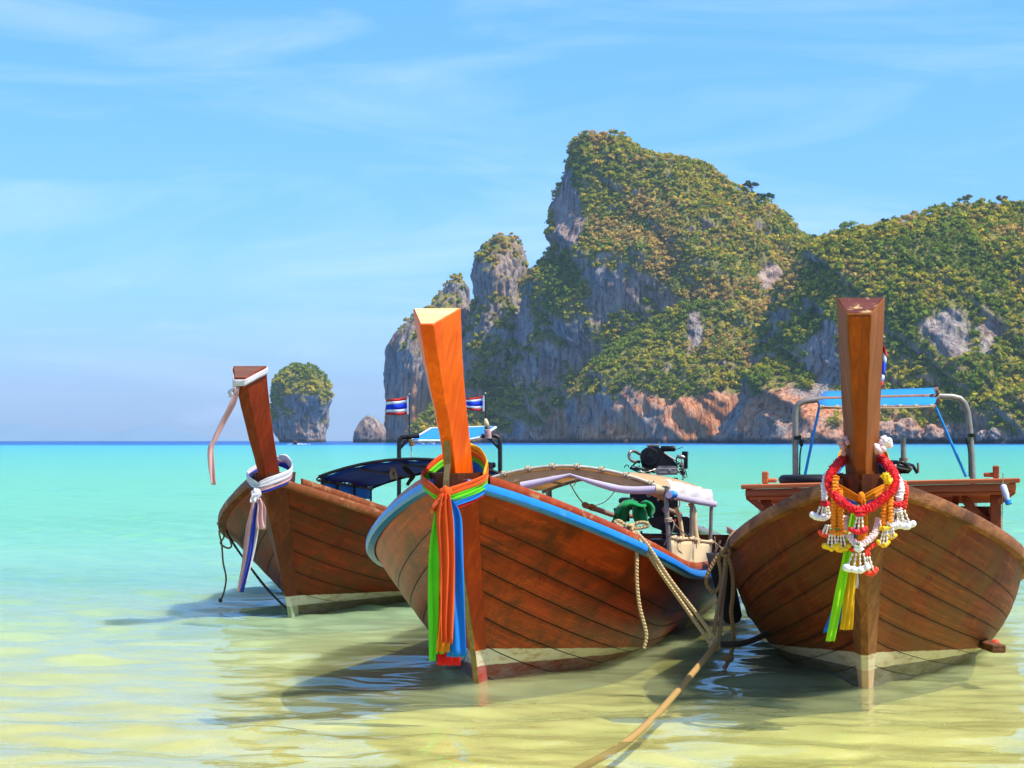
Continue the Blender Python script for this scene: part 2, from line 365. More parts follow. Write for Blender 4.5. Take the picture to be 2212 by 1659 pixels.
def hill(name, Yc, rows, veg_lo=0.28, dens=0.055, rsize=(1.7, 3.3), nq=44, seed=0, M=300, zveg=6.0, amp=5.0, flute=2.6, parent_thing=None, dark=0.0, pal=None, step=1.3, e=0.85, relief=0.0, left_cap=None):
    P, V, F, n, M = ring_body(name, Yc, rows, M, amp, flute, step, seed, e, relief=relief, left_cap=left_cap)
    nn = grid_normals(P); nn = np.where((nn[..., 2:3] < -0.6), -nn, nn)
    px, py = project(P)
    patch = fbm(P / 24.0 + 40 + seed, 4)
    zfoot = zveg + 6 * fbm(np.stack([P[..., 0] / 18, P[..., 1] / 18, P[..., 2] * 0], -1) + 5, 3)
    veg = (nn[..., 2] + 0.30 * patch > veg_lo) & (P[..., 2] > zfoot) & ~bare(px, py)
    # soften for the ground tint
    vf = veg.astype(float)
    for _ in range(2): vf = (vf + np.roll(vf, 1, 1) + np.roll(vf, -1, 1)) / 3
    colors = np.concatenate([np.repeat(vf.reshape(-1, 1), 3, 1), np.ones((1, 3))])
    o = np_mesh(name, V, cap_faces(F, n, M), ROCK if parent_thing is None else ROCK_GREY, parent_thing, True, colors)
    # trees: on faces that look towards the beach
    A = P[:-1]; B = np.roll(P, -1, 1)[:-1]; Cc = P[1:]
    area = np.linalg.norm(np.cross(B - A, Cc - A), axis=-1)
    ctr = (A + B + Cc) / 3; view = ctr / np.linalg.norm(ctr, axis=-1, keepdims=True)
    nf = nn[:-1]; facing = -(nf * view).sum(-1)
    w = area * (vf[:-1] > 0.55) * (facing > -0.12)
    if w.sum() < 20: return o, P
    flat = w.ravel() / w.sum(); cnt = int(w.sum() * dens)
    rng = np.random.default_rng(100 + seed)
    idx = rng.choice(len(flat), cnt, p=flat)
    jit = rng.random((cnt, 2))
    p0 = A.reshape(-1, 3)[idx] + (B - A).reshape(-1, 3)[idx] * jit[:, :1] + (Cc - A).reshape(-1, 3)[idx] * jit[:, 1:]
    n0 = nf.reshape(-1, 3)[idx]
    r = rsize[0] + (rsize[1] - rsize[0]) * rng.random(cnt) ** 1.8
    c = p0 + n0 * r[:, None] * 0.35 + np.array([0, 0, 1]) * r[:, None] * 0.45
    big = fbm(c / 30.0 + 11, 3)
    pl = PAL if pal is None else pal
    ti = np.clip((big * 1.0 + 0.42 + 0.20 * rng.normal(size=cnt)) * len(pl), 0, len(pl) - 0.01).astype(int)
    T = pl[ti] * (0.82 + 0.36 * rng.random((cnt, 1)))
    Vv, Fv, cv = leaf_crowns(c, r, T, nq, rng, 0.85, 0.335)
    f = np_mesh('forest' if parent_thing is None else 'scrub', Vv, Fv, LEAF, o if parent_thing is None else parent_thing, False, cv)
    f['kind'] = 'stuff'
    print(name, 'verts', len(V), 'trees', cnt)
    return o, P

CLIFFS += [(1226, 455, 30, 72), (2050, 722, 92, 58), (1775, 775, 34, 88), (1715, 900, 190, 62), (1500, 905, 270, 48), (1300, 640, 34, 52), (1245, 745, 22, 66), (1178, 790, 24, 50), (1130, 690, 18, 60), (1660, 600, 26, 26), (1500, 720, 16, 40)]
def build_hills():
    # far stack, second stack, shaded shoulder, main peak, sunlit spur, wooded hill
    o, _ = hill('karst_cliff', 1560, [(958, 836, 1045, 60, 40), (800, 837, 1035, 56, 40), (745, 842, 1024, 48, 36), (700, 868, 1016, 40, 32), (665, 925, 1013, 24, 20), (640, 950, 1011, 17, 15), (620, 965, 1006, 12, 10), (605, 978, 997, 7, 6), (597, 984, 990, 2, 2)],
             veg_lo=0.60, dens=0.06, seed=1, M=240, zveg=10, amp=2.6, flute=3.6, rsize=(1.5, 2.6)); tag(o, kind='structure')
    o, _ = hill('karst_pinnacle', 1510, [(958, 985, 1200, 70, 50), (850, 992, 1198, 62, 50), (760, 1002, 1190, 50, 42), (700, 1014, 1176, 40, 34), (680, 1020, 1166, 36, 30), (640, 1027, 1154, 30, 26), (600, 1031, 1151, 27, 24), (560, 1036, 1138, 22, 20), (535, 1055, 1127, 15, 14), (520, 1072, 1117, 9, 8), (512, 1085, 1106, 3, 3)],
             veg_lo=0.30, dens=0.10, seed=2, M=240, zveg=10, amp=4.5, flute=4.0, rsize=(1.5, 2.6)); tag(o, kind='structure')
    o, _ = hill('headland_foot', 1450, [(960, 872, 1330, 60, 40), (930, 884, 1310, 50, 40), (905, 905, 1290, 38, 30), (880, 940, 1270, 24, 20), (865, 990, 1240, 8, 8)],
             veg_lo=0.10, dens=0.12, nq=30, seed=3, M=260, zveg=5, amp=4.0, flute=2.0); tag(o, kind='structure')
    o, _ = hill('mountain', 1430, [(962, 1075, 1960, 150, 120), (850, 1092, 1925, 140, 112), (800, 1105, 1895, 128, 105), (700, 1130, 1850, 100, 90), (600, 1150, 1815, 76, 70), (560, 1168, 1803, 66, 60), (535, 1184, 1792, 59, 54), (526, 1188, 1728, 56, 50), (480, 1199, 1692, 48, 44), (440, 1198, 1646, 40, 36), (400, 1203, 1575, 33, 30), (375, 1208, 1545, 28, 26), (352, 1217, 1500, 24, 22), (344, 1221, 1408, 21, 20), (325, 1230, 1392, 17, 15), (308, 1246, 1372, 13, 11), (298, 1264, 1350, 9, 8), (293, 1285, 1332, 3, 3)],
             veg_lo=0.06, relief=0.9, left_cap=66, dens=0.22, rsize=(1.2, 3.0), nq=24, seed=4, M=520, zveg=12, amp=5.0, flute=2.4); tag(o, kind='structure')
    o, _ = hill('spur', 1300, [(962, 1236, 2020, 62, 100), (880, 1240, 2005, 60, 96), (852, 1248, 1990, 55, 90), (800, 1295, 1950, 44, 70), (740, 1365, 1900, 28, 50), (700, 1412, 1850, 17, 34), (670, 1455, 1790, 9, 20), (655, 1500, 1740, 3, 8)],
             veg_lo=0.20, relief=0.8, dens=0.22, rsize=(1.2, 3.0), nq=24, seed=5, M=520, zveg=27, amp=5.5, flute=3.0); tag(o, kind='structure')
    o, _ = hill('wooded_hill', 1150, [(964, 1560, 2900, 128, 100), (900, 1580, 2890, 118, 96), (850, 1605, 2880, 106, 92), (780, 1640, 2860, 92, 84), (700, 1675, 2840, 77, 70), (620, 1708, 2800, 60, 56), (560, 1742, 2750, 45, 42), (527, 1775, 2700, 34, 32), (505, 1830, 2650, 25, 24), (488, 1925, 2600, 18, 18), (467, 2010, 2550, 13, 13), (452, 2058, 2480, 8, 8), (444, 2088, 2400, 3, 3)],
             veg_lo=0.14, dens=0.23, nq=24, seed=6, M=620, zveg=9, amp=5.0, flute=2.0, relief=1.0, rsize=(1.2, 3.2)); tag(o, kind='structure')
    # islets
    s = empty('rock_islet', at(655, 955, 1800)); tag(s, 'tall round-shouldered rock islet crowned with green scrub standing in the open sea', 'islet')
    rows = [(960, 607, 710, 17, 17), (948, 606, 711, 17, 17), (938, 600, 713, 19, 18), (925, 597, 714, 20, 19), (900, 590, 714, 21, 20), (870, 585, 716, 22, 20), (850, 584, 716, 21, 20), (830, 587, 711, 19, 18), (815, 595, 701, 16, 16), (805, 606, 690, 13, 13), (795, 624, 676, 9, 9), (786, 640, 658, 3, 3)]
    b, _ = hill('rock', 1800, rows, veg_lo=-0.14, dens=0.16, nq=24, seed=7, M=200, zveg=15, pal=PAL * 1.1, amp=4.2, flute=2.0, rsize=(1.6, 3.0), parent_thing=s, step=1.0)
    s2 = empty('rock_islet', at(797, 955, 1700)); tag(s2, 'small dark jagged rock islet beside the foot of the grey cliff', 'islet')
    b2, _ = hill('rock', 1700, [(960, 762, 834, 12, 12), (935, 764, 833, 11, 11), (920, 774, 824, 9, 9), (908, 783, 813, 6, 6), (898, 792, 800, 2, 2)], veg_lo=0.9, dens=0.02, seed=8, M=140, zveg=14, amp=2.4, flute=1.6, rsize=(1, 1.6), parent_thing=s2, step=1.0)
    for p_, s_ in ((s, s), (s2, s2)):
        for ch in p_.children: ch.location = -Vector(p_.location)
    # far hills, almost lost in the haze
    xs = np.linspace(-200, 560, 240); hz = np.interp(xs, [-200, -60, 60, 140, 190, 250, 330, 400, 480, 560], [926, 920, 914, 928, 924, 934, 914, 932, 943, 953]) + 3 * fbm(np.stack([xs / 30, xs * 0, xs * 0], -1), 5)
    hz = np.convolve(np.pad(hz, 6, mode='edge'), np.ones(13) / 13, 'valid'); V = []
    for x, h in zip(xs, hz):
        z = (952 - h) / FOCAL * 14000; X = (x - 1106) / FOCAL * 14000
        for k in range(8): q = k / 7.0; V.append((X, 13200 + 1600 * q, -1 + (z + 1) * math.sin(math.pi * q) ** 0.8))
    fm, ft, fb_, _o = new_mat('far_hill_haze_blue'); fg = N(ft, 'ShaderNodeNewGeometry'); ft.links.new(ramp(ft, noise(ft, fg.outputs['Position'], (0.01, 0.01, 0.01), 1.0, 4), [(0.3, (0.12, 0.215, 0.31)), (0.7, (0.14, 0.235, 0.33))]), fb_.inputs['Base Color']); fb_.inputs['Roughness'].default_value = 1.0  # haze blue put into the base colour so the hills sit near the sky
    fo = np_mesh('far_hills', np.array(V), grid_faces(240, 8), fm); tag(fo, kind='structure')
build_hills()

# ------------------------------------------------------------------ haze
def build_haze():
    x, y0, y1, z0, z1 = 19000, -120, 17500, -8.0, 262.0
    V = [(-x, y0, z0), (x, y0, z0), (x, y1, z0), (-x, y1, z0), (-x, y0, z1), (x, y0, z1), (x, y1, z1), (-x, y1, z1)]
    F = [(0, 3, 2, 1), (4, 5, 6, 7), (0, 1, 5, 4), (1, 2, 6, 5), (2, 3, 7, 6), (3, 0, 4, 7)]
    m = bpy.data.materials.new('haze_air'); m.use_nodes = True; t = m.node_tree; t.nodes.clear()
    o = N(t, 'ShaderNodeOutputMaterial'); v = N(t, 'ShaderNodeVolumePrincipled'); v.inputs['Color'].default_value = (0.60, 0.84, 1.0, 1)
    v.inputs['Density'].default_value = 0.000065; v.inputs['Anisotropy'].default_value = 0.0
    t.links.new(v.outputs[0], o.inputs['Volume'])
    h = np_mesh('haze', V, F, m, None, False); tag(h, 'thin bluish sea haze filling the air', 'haze', kind='stuff')
build_haze()
# ------------------------------------------------------------------ object materials
def simple(name, col, rough=0.6, metal=0.0, var=0.12, scale=20.0, spec=0.4, bmp=0.0, coat=0.0, dirt=None):
    m, t, b, o = new_mat(name); tc = N(t, 'ShaderNodeTexCoord')
    n = noise(t, tc.outputs['Object'], (scale,) * 3, 1.0, 4, 0.6)
    c1 = tuple(max(0, x * (1 - var)) for x in col[:3]); c2 = tuple(min(1, x * (1 + var)) for x in col[:3])
    c = ramp(t, n, [(0.3, c1), (0.7, c2)])
    if dirt:
        n2 = noise(t, tc.outputs['Object'], (scale * 0.35,) * 3, 1.0, 6, 0.7)
        c = mix(t, ramp(t, n2, [(0.55, (0,) * 3), (0.72, (1,) * 3)]), c, dirt)
    t.links.new(c, b.inputs['Base Color']); b.inputs['Roughness'].default_value = rough; b.inputs['Metallic'].default_value = metal
    b.inputs['Specular IOR Level'].default_value = spec; b.inputs['Coat Weight'].default_value = coat; b.inputs['Coat Roughness'].default_value = 0.15
    if bmp: bump(t, b, n, bmp, 0.01)
    return m

def wood(name, c_lo, c_mid, c_hi, axis='uv', grain=1.0, rough=0.42, coat=0.25, paint=None, scratch=0.0, stain=None, worn=0.0, drip=0.3):
    """axis: 'uv' (u runs along the plank), or 0/1/2, the object axis the grain follows; paint=(top0, slope, bottom0, slope2, white, below)"""
    m, t, b, o = new_mat(name); tc = N(t, 'ShaderNodeTexCoord')
    if axis == 'uv': vec = tc.outputs['UV']; sg = (1.6 * grain, 6.5 * grain, 1); sb = (1.1, 0.9, 1)
    else:
        vec = tc.outputs['Object']; sg = [26 * grain] * 3; sg[axis] = 1.3 * grain; sg = tuple(sg); sb = [4.0] * 3; sb[axis] = 1.0; sb = tuple(sb)
    oi = N(t, 'ShaderNodeObjectInfo')
    ad_ = N(t, 'ShaderNodeVectorMath', operation='ADD'); cb = N(t, 'ShaderNodeCombineXYZ')
    t.links.new(math_(t, 'MULTIPLY', oi.outputs['Random'], 37.0), cb.inputs[0]); t.links.new(math_(t, 'MULTIPLY', oi.outputs['Random'], 11.0), cb.inputs[1])
    t.links.new(vec, ad_.inputs[0]); t.links.new(cb.outputs[0], ad_.inputs[1]); vec = ad_.outputs[0]
    g = noise(t, vec, sg, 1.0, 6, 0.62, 0.8); big = noise(t, vec, sb, 1.0, 5, 0.6, 0.6)
    c = ramp(t, g, [(0.28, c_lo), (0.52, c_mid), (0.74, c_hi)])
    c = mix(t, ramp(t, big, [(0.34, (0.8,) * 3), (0.58, (0,) * 3)]), c, c_lo)
    c = mix(t, math_(t, 'MULTIPLY', oi.outputs['Random'], 0.30), c, c_hi)
    if axis == 'uv':
        # dirt along the seams, nail heads, drips
        su = N(t, 'ShaderNodeSeparateXYZ'); t.links.new(tc.outputs['UV'], su.inputs[0])
        ev = math_(t, 'ABSOLUTE', math_(t, 'SUBTRACT', su.outputs[1], 0.5))
        dn = noise(t, tc.outputs['UV'], (5, 3, 1), 1.0, 4)
        c = mix(t, math_(t, 'MULTIPLY', maprange(t, ev, 0.36, 0.5), math_(t, 'MULTIPLY', dn, 1.1)), c, tuple(x * 0.35 for x in c_lo[:3]))
        fu = math_(t, 'MULTIPLY', math_(t, 'ABSOLUTE', math_(t, 'SUBTRACT', math_(t, 'FRACT', math_(t, 'MULTIPLY', su.outputs[0], 3.4)), 0.5)), 0.29)
        fv = math_(t, 'MULTIPLY', math_(t, 'ABSOLUTE', math_(t, 'SUBTRACT', ev, 0.38)), 0.17)
        dd_ = math_(t, 'SQRT', math_(t, 'ADD', math_(t, 'MULTIPLY', fu, fu), math_(t, 'MULTIPLY', fv, fv)))
        c = mix(t, maprange(t, dd_, 0.0045, 0.0075, 0.8, 0.0), c, srgb(34, 20, 12))
        dr = noise(t, tc.outputs['Object'], (11, 11, 0.9), 1.0, 5, 0.65)
        c = mix(t, ramp(t, dr, [(0.52, (0,) * 3), (0.70, (drip,) * 3)]), c, c_hi)
        c = mix(t, ramp(t, dr, [(0.28, (0.55,) * 3), (0.42, (0,) * 3)]), c, tuple(x * 0.5 for x in c_lo[:3]))
    if stain:
        n = noise(t, tc.outputs['Object'], (1.6, 1.6, 2.6), 1.0, 6, 0.68, 0.5)
        c = mix(t, ramp(t, n, [(0.45, (0,) * 3), (0.62, (0.8,) * 3)]), c, stain)
    if scratch:
        n = noise(t, tc.outputs['Object'], (3.5, 3.5, 16), 1.0, 3, 0.5, 2.5, (0.5, 0.4, 0.3))
        k = math_(t, 'ABSOLUTE', math_(t, 'SUBTRACT', n, 0.5))
        n2 = noise(t, tc.outputs['Object'], (2, 2, 2), 1.0, 3)
        f = math_(t, 'MULTIPLY', ramp(t, k, [(0.0, (1,) * 3), (0.016, (0,) * 3)]), ramp(t, n2, [(0.48, (0,) * 3), (0.60, (1,) * 3)]))
        c = mix(t, math_(t, 'MULTIPLY', f, scratch), c, tuple(min(1, x * 1.25) for x in c_hi[:3]))
    if worn:
        n = noise(t, tc.outputs['Object'], (9, 9, 9), 1.0, 6, 0.7, 0.4)
        c = mix(t, ramp(t, n, [(0.56, (0,) * 3), (0.64, (worn,) * 3)]), c, srgb(206, 168, 112))
    r_out = rough
    if paint:
        top0, s1, bot0, s2, white, below = paint
        sp = N(t, 'ShaderNodeSeparateXYZ'); t.links.new(tc.outputs['Object'], sp.inputs[0])
        sl_ = math_(t, 'MAXIMUM', sp.outputs[1], -0.1); sl_ = math_(t, 'MINIMUM', sl_, 2.6)
        w = noise(t, tc.outputs['Object'], (7, 7, 7), 1.0, 4)
        wz = math_(t, 'ADD', sp.outputs[2], math_(t, 'MULTIPLY', math_(t, 'SUBTRACT', w, 0.5), 0.016))
        d1 = math_(t, 'SUBTRACT', math_(t, 'SUBTRACT', top0, math_(t, 'MULTIPLY', sl_, s1)), wz)
        d2 = math_(t, 'SUBTRACT', math_(t, 'SUBTRACT', bot0, math_(t, 'MULTIPLY', sl_, s2)), wz)
        wn_ = noise(t, tc.outputs['Object'], (5, 5, 22), 1.0, 6, 0.7)
        wc = mix(t, ramp(t, wn_, [(0.50, (0,) * 3), (0.66, (0.85,) * 3)]), white, srgb(170, 132, 84))
        bc = mix(t, ramp(t, wn_, [(0.40, (0,) * 3), (0.62, (0.8,) * 3)]), below, tuple(min(1, 0.6 * x + 0.16) for x in below[:3]))
        c = mix(t, maprange(t, d1, -0.003, 0.003), c, wc); c = mix(t, maprange(t, d2, -0.003, 0.003), c, bc)
    t.links.new(c, b.inputs['Base Color']); b.inputs['Roughness'].default_value = rough; b.inputs['Specular IOR Level'].default_value = 0.16
    b.inputs['Coat Weight'].default_value = coat * 0.5; b.inputs['Coat Roughness'].default_value = 0.28
    bump(t, b, math_(t, 'ADD', g, math_(t, 'MULTIPLY', big, 0.6)), 0.35, 0.006)
    return m

def cloth(name, col, var=0.12, trans=0.35):
    m, t, b, o = new_mat(name); tc = N(t, 'ShaderNodeTexCoord')
    n = noise(t, tc.outputs['Object'], (6, 6, 6), 1.0, 5, 0.6); w = noise(t, tc.outputs['Object'], (260, 260, 260), 1.0, 2)
    c1 = tuple(x * (1 - var) for x in col[:3]); c2 = tuple(min(1, x * (1 + var)) for x in col[:3])
    c = ramp(t, n, [(0.3, c1), (0.7, c2)]); t.links.new(c, b.inputs['Base Color']); b.inputs['Roughness'].default_value = 0.8
    b.inputs['Specular IOR Level'].default_value = 0.2; b.inputs['Sheen Weight'].default_value = 0.15
    wr = noise(t, tc.outputs['Object'], (42, 42, 14), 1.0, 4, 0.6, 0.8)
    bump(t, b, math_(t, 'ADD', math_(t, 'MULTIPLY', w, 0.15), wr), 0.5, 0.006)
    tl = N(t, 'ShaderNodeBsdfTranslucent'); t.links.new(c, tl.inputs[0]); mx = N(t, 'ShaderNodeMixShader'); mx.inputs[0].default_value = trans
    t.links.new(b.outputs[0], mx.inputs[1]); t.links.new(tl.outputs[0], mx.inputs[2]); t.links.new(mx.outputs[0], o.inputs[0]); return m

def rope_material(name, col):
    m, t, b, o = new_mat(name); tc = N(t, 'ShaderNodeTexCoord')
    w = N(t, 'ShaderNodeTexWave', wave_type='BANDS', bands_direction='DIAGONAL'); w.inputs['Scale'].default_value = 1.0; w.inputs['Distortion'].default_value = 0.6
    mp_ = N(t, 'ShaderNodeMapping'); mp_.inputs['Scale'].default_value = (26, 1.0, 1); t.links.new(tc.outputs['UV'], mp_.inputs[0]); t.links.new(mp_.outputs[0], w.inputs['Vector'])
    n = noise(t, tc.outputs['Object'], (9, 9, 9), 1.0, 4)
    c = ramp(t, w.outputs[0], [(0.1, tuple(x * 0.68 for x in col[:3])), (0.6, col)])
    c = mix(t, math_(t, 'MULTIPLY', n, 0.5), c, tuple(x * 0.6 for x in col[:3]))
    t.links.new(c, b.inputs['Base Color']); b.inputs['Roughness'].default_value = 0.9; bump(t, b, w.outputs[0], 0.8, 0.006); return m

M_ = {}
def mats():
    d = M_
    red_b, olive = srgb(120, 40, 36), srgb(104, 92, 56)
    wh = srgb(214, 204, 178)
    d['hullC'] = wood('varnished_planks', srgb(96, 24, 2), srgb(154, 46, 6), srgb(216, 86, 18), paint=(0.235, 0.085, 0.128, 0.046, wh, red_b), scratch=0.7, stain=srgb(78, 40, 10), coat=0.15)
    d['hullR'] = wood('weathered_planks', srgb(80, 20, 3), srgb(124, 46, 8), srgb(172, 96, 30), paint=(0.24, 0.075, 0.135, 0.03, srgb(206, 190, 150), olive), stain=srgb(104, 66, 18), coat=0.04, rough=0.65, drip=0.28)
    d['hullL'] = wood('dull_planks', srgb(84, 20, 2), srgb(128, 38, 6), srgb(170, 64, 14), paint=(0.185, 0.035, 0.095, 0.005, wh, srgb(112, 100, 58)), stain=srgb(76, 50, 18), scratch=0.5, coat=0.06, rough=0.6)
    d['postC'] = wood('orange_varnished_timber', srgb(204, 62, 2), srgb(246, 96, 6), srgb(255, 124, 24), axis=2, grain=0.8, rough=0.4, coat=0.12, scratch=0.3)
    d['stemC'] = wood('red_varnished_timber', srgb(140, 42, 6), srgb(182, 60, 8), srgb(206, 80, 16), axis=2, rough=0.45, coat=0.1, paint=(0.235, 0.0, 0.128, 0.0, wh, srgb(166, 50, 42)))
    d['postR'] = wood('brown_timber', srgb(96, 46, 12), srgb(136, 72, 22), srgb(164, 98, 36), axis=2, grain=0.9, rough=0.6, coat=0.05)
    d['stemR'] = wood('brown_stem_timber', srgb(86, 46, 18), srgb(128, 78, 36), srgb(164, 108, 58), axis=2, rough=0.6, coat=0.05, paint=(0.24, 0.0, 0.135, 0.0, srgb(206, 190, 150), srgb(196, 158, 112)))
    d['insetR'] = wood('dark_red_timber', srgb(110, 42, 4), srgb(158, 66, 8), srgb(190, 92, 16), axis=2, rough=0.45, coat=0.2)
    d['postL'] = wood('chestnut_timber', srgb(104, 34, 6), srgb(142, 50, 12), srgb(168, 68, 20), axis=2, rough=0.5, coat=0.15)
    d['stemL'] = wood('chestnut_stem_timber', srgb(80, 32, 12), srgb(116, 50, 20), srgb(142, 68, 30), axis=2, rough=0.55, coat=0.1, paint=(0.185, 0.0, 0.095, 0.0, wh, srgb(150, 160, 122)))
    d['darkwood'] = wood('dark_brown_timber', srgb(58, 26, 12), srgb(90, 44, 20), srgb(120, 64, 32), axis=1, rough=0.55, coat=0.1)
    d['redwood'] = wood('red_brown_board', srgb(150, 52, 16), srgb(182, 72, 26), srgb(206, 104, 52), axis=1, rough=0.4, coat=0.3, worn=0.5)
    d['railR'] = wood('worn_rail_timber', srgb(112, 66, 38), srgb(162, 104, 64), srgb(194, 140, 96), axis=1, rough=0.7, coat=0.0, stain=srgb(70, 44, 30))
    d['railL'] = wood('brown_rail_timber', srgb(92, 42, 20), srgb(136, 70, 34), srgb(170, 104, 60), axis=1, rough=0.55, coat=0.1, worn=0.4)
    d['roofwood'] = wood('orange_brown_boards', srgb(150, 74, 36), srgb(190, 104, 58), srgb(214, 134, 84), axis=0, rough=0.6, coat=0.05)
    d['cabinwood'] = wood('cabin_boards', srgb(126, 54, 26), srgb(164, 80, 42), srgb(188, 104, 60), axis=2, rough=0.6, coat=0.05)
    d['endgrain'] = wood('pale_end_grain', srgb(196, 160, 100), srgb(226, 196, 140), srgb(240, 220, 172), axis=0, grain=0.4, rough=0.7, coat=0)
    d['endgrainR'] = wood('worn_end_grain', srgb(78, 38, 32), srgb(102, 54, 44), srgb(124, 70, 54), axis=0, grain=0.5, rough=0.6, coat=0, worn=0.95)
    d['endgrainL'] = wood('brown_end_grain', srgb(92, 58, 46), srgb(118, 78, 62), srgb(138, 96, 76), axis=0, grain=0.5, rough=0.7, coat=0)
    d['blue'] = simple('blue_paint', srgb(24, 128, 214), 0.4, var=0.12, coat=0.25, dirt=srgb(90, 150, 190), scale=14)
    d['seam'] = simple('dark_caulking', srgb(38, 24, 14), 0.9)
    d['brass'] = simple('tarnished_metal_strip', srgb(132, 112, 68), 0.5, 0.4, 0.25, dirt=srgb(86, 70, 44))
    d['palepipe'] = simple('pale_painted_pipe', srgb(206, 194, 170), 0.5, 0.1, 0.15, dirt=srgb(150, 122, 92)); d['steel'] = simple('grey_painted_pipe', srgb(150, 142, 128), 0.45, 0.5, 0.15, dirt=srgb(120, 92, 66))
    d['blackpipe'] = simple('black_painted_pipe', srgb(36, 32, 32), 0.45, 0.1, 0.2, dirt=srgb(90, 56, 40))
    d['black'] = simple('oily_black_iron', srgb(26, 25, 25), 0.38, 0.3, 0.3, dirt=srgb(58, 50, 44))
    d['alloy'] = simple('grubby_alloy', srgb(156, 150, 138), 0.4, 0.7, 0.2, dirt=srgb(88, 78, 66))
    d['rust'] = simple('rusty_pipe', srgb(152, 118, 96), 0.75, 0.2, 0.25, dirt=srgb(126, 76, 52))
    d['rubber'] = simple('black_rubber', srgb(24, 23, 25), 0.6, 0, 0.25, spec=0.3)
    d['bluepole'] = simple('blue_pole_paint', srgb(36, 146, 222), 0.45)
    d['tarp_white'] = cloth('white_plastic_sheet', srgb(240, 232, 224), 0.05, 0.3); d['tarp_blue'] = cloth('light_blue_tarp', srgb(40, 160, 232), 0.06, 0.3)
    d['tarp_dark'] = cloth('dark_blue_tarp', srgb(24, 84, 190), 0.15, 0.22)
    d['tarp_beige'] = cloth('beige_canvas', srgb(238, 204, 148), 0.08, 0.5)
    d['plastic'] = cloth('clear_plastic_roll', srgb(214, 200, 214), 0.10, 0.30)
    d['canvas'] = cloth('cream_canvas', srgb(238, 214, 164), 0.06, 0.2)
    d['white'] = cloth('white_cloth', srgb(236, 232, 230), 0.04, 0.3)
    d['pink'] = cloth('faded_pink_cloth', srgb(240, 190, 182), 0.06, 0.3)
    d['navy'] = cloth('navy_cloth', srgb(44, 64, 176), 0.1, 0.2)
    d['orange'] = cloth('orange_cloth', srgb(250, 104, 30), 0.08, 0.35)
    d['amber'] = cloth('amber_cloth', srgb(250, 164, 24), 0.08, 0.35)
    d['yellow'] = cloth('yellow_cloth', srgb(252, 204, 24), 0.06, 0.35)
    d['green'] = cloth('lime_green_cloth', srgb(116, 236, 40), 0.06, 0.35)
    d['lime'] = cloth('yellow_green_cloth', srgb(176, 244, 24), 0.05, 0.35)
    d['skyblue'] = cloth('bright_blue_cloth', srgb(30, 144, 236), 0.08, 0.35)
    d['red'] = cloth('red_cloth', srgb(236, 36, 30), 0.08, 0.3)
    d['towel'] = cloth('emerald_cloth', srgb(8, 150, 72), 0.15, 0.2)
    d['p_red'] = simple('red_petals', srgb(226, 30, 36), 0.6, var=0.25, scale=60); d['p_white'] = simple('white_petals', srgb(246, 240, 240), 0.6, var=0.05, scale=60)
    d['p_pink'] = simple('pink_white_petals', srgb(248, 214, 208), 0.6, var=0.08, scale=60); d['p_orange'] = simple('orange_petals', srgb(250, 140, 14), 0.6, var=0.15, scale=60)
    d['p_yellow'] = simple('yellow_petals', srgb(252, 196, 16), 0.6, var=0.12, scale=60); d['p_coral'] = simple('coral_petals', srgb(242, 66, 30), 0.6, var=0.15, scale=60)
    d['bead'] = simple('ivory_beads', srgb(244, 228, 206), 0.45); d['leafgreen'] = simple('garland_leaf', srgb(86, 128, 34), 0.6)
    d['rope'] = rope_material('pale_rope', srgb(214, 184, 130)); d['rope2'] = rope_material('tan_rope', srgb(178, 138, 86)); d['rope3'] = rope_material('dark_wet_rope', srgb(74, 62, 44))
    d['rope4'] = rope_material('thick_tan_rope', srgb(190, 148, 80)); d['cord'] = rope_material('dark_green_cord', srgb(34, 48, 38)); d['string'] = rope_material('cream_string', srgb(226, 206, 166))
    d['flag_red'] = cloth('flag_red', srgb(222, 66, 56), 0.05, 0.35); d['flag_white'] = cloth('flag_white', srgb(242, 240, 242), 0.03, 0.35); d['flag_blue'] = cloth('flag_blue', srgb(36, 74, 214), 0.06, 0.35)
    d['bottle'] = simple('milky_bottle', srgb(206, 214, 214), 0.3, var=0.05, spec=0.5); d['capblue'] = simple('blue_cap', srgb(30, 140, 220), 0.4)
    d['foam'] = simple('white_foam', srgb(236, 240, 242), 0.8); d['boatwhite'] = simple('white_boat_paint', srgb(230, 232, 232), 0.4)
mats()

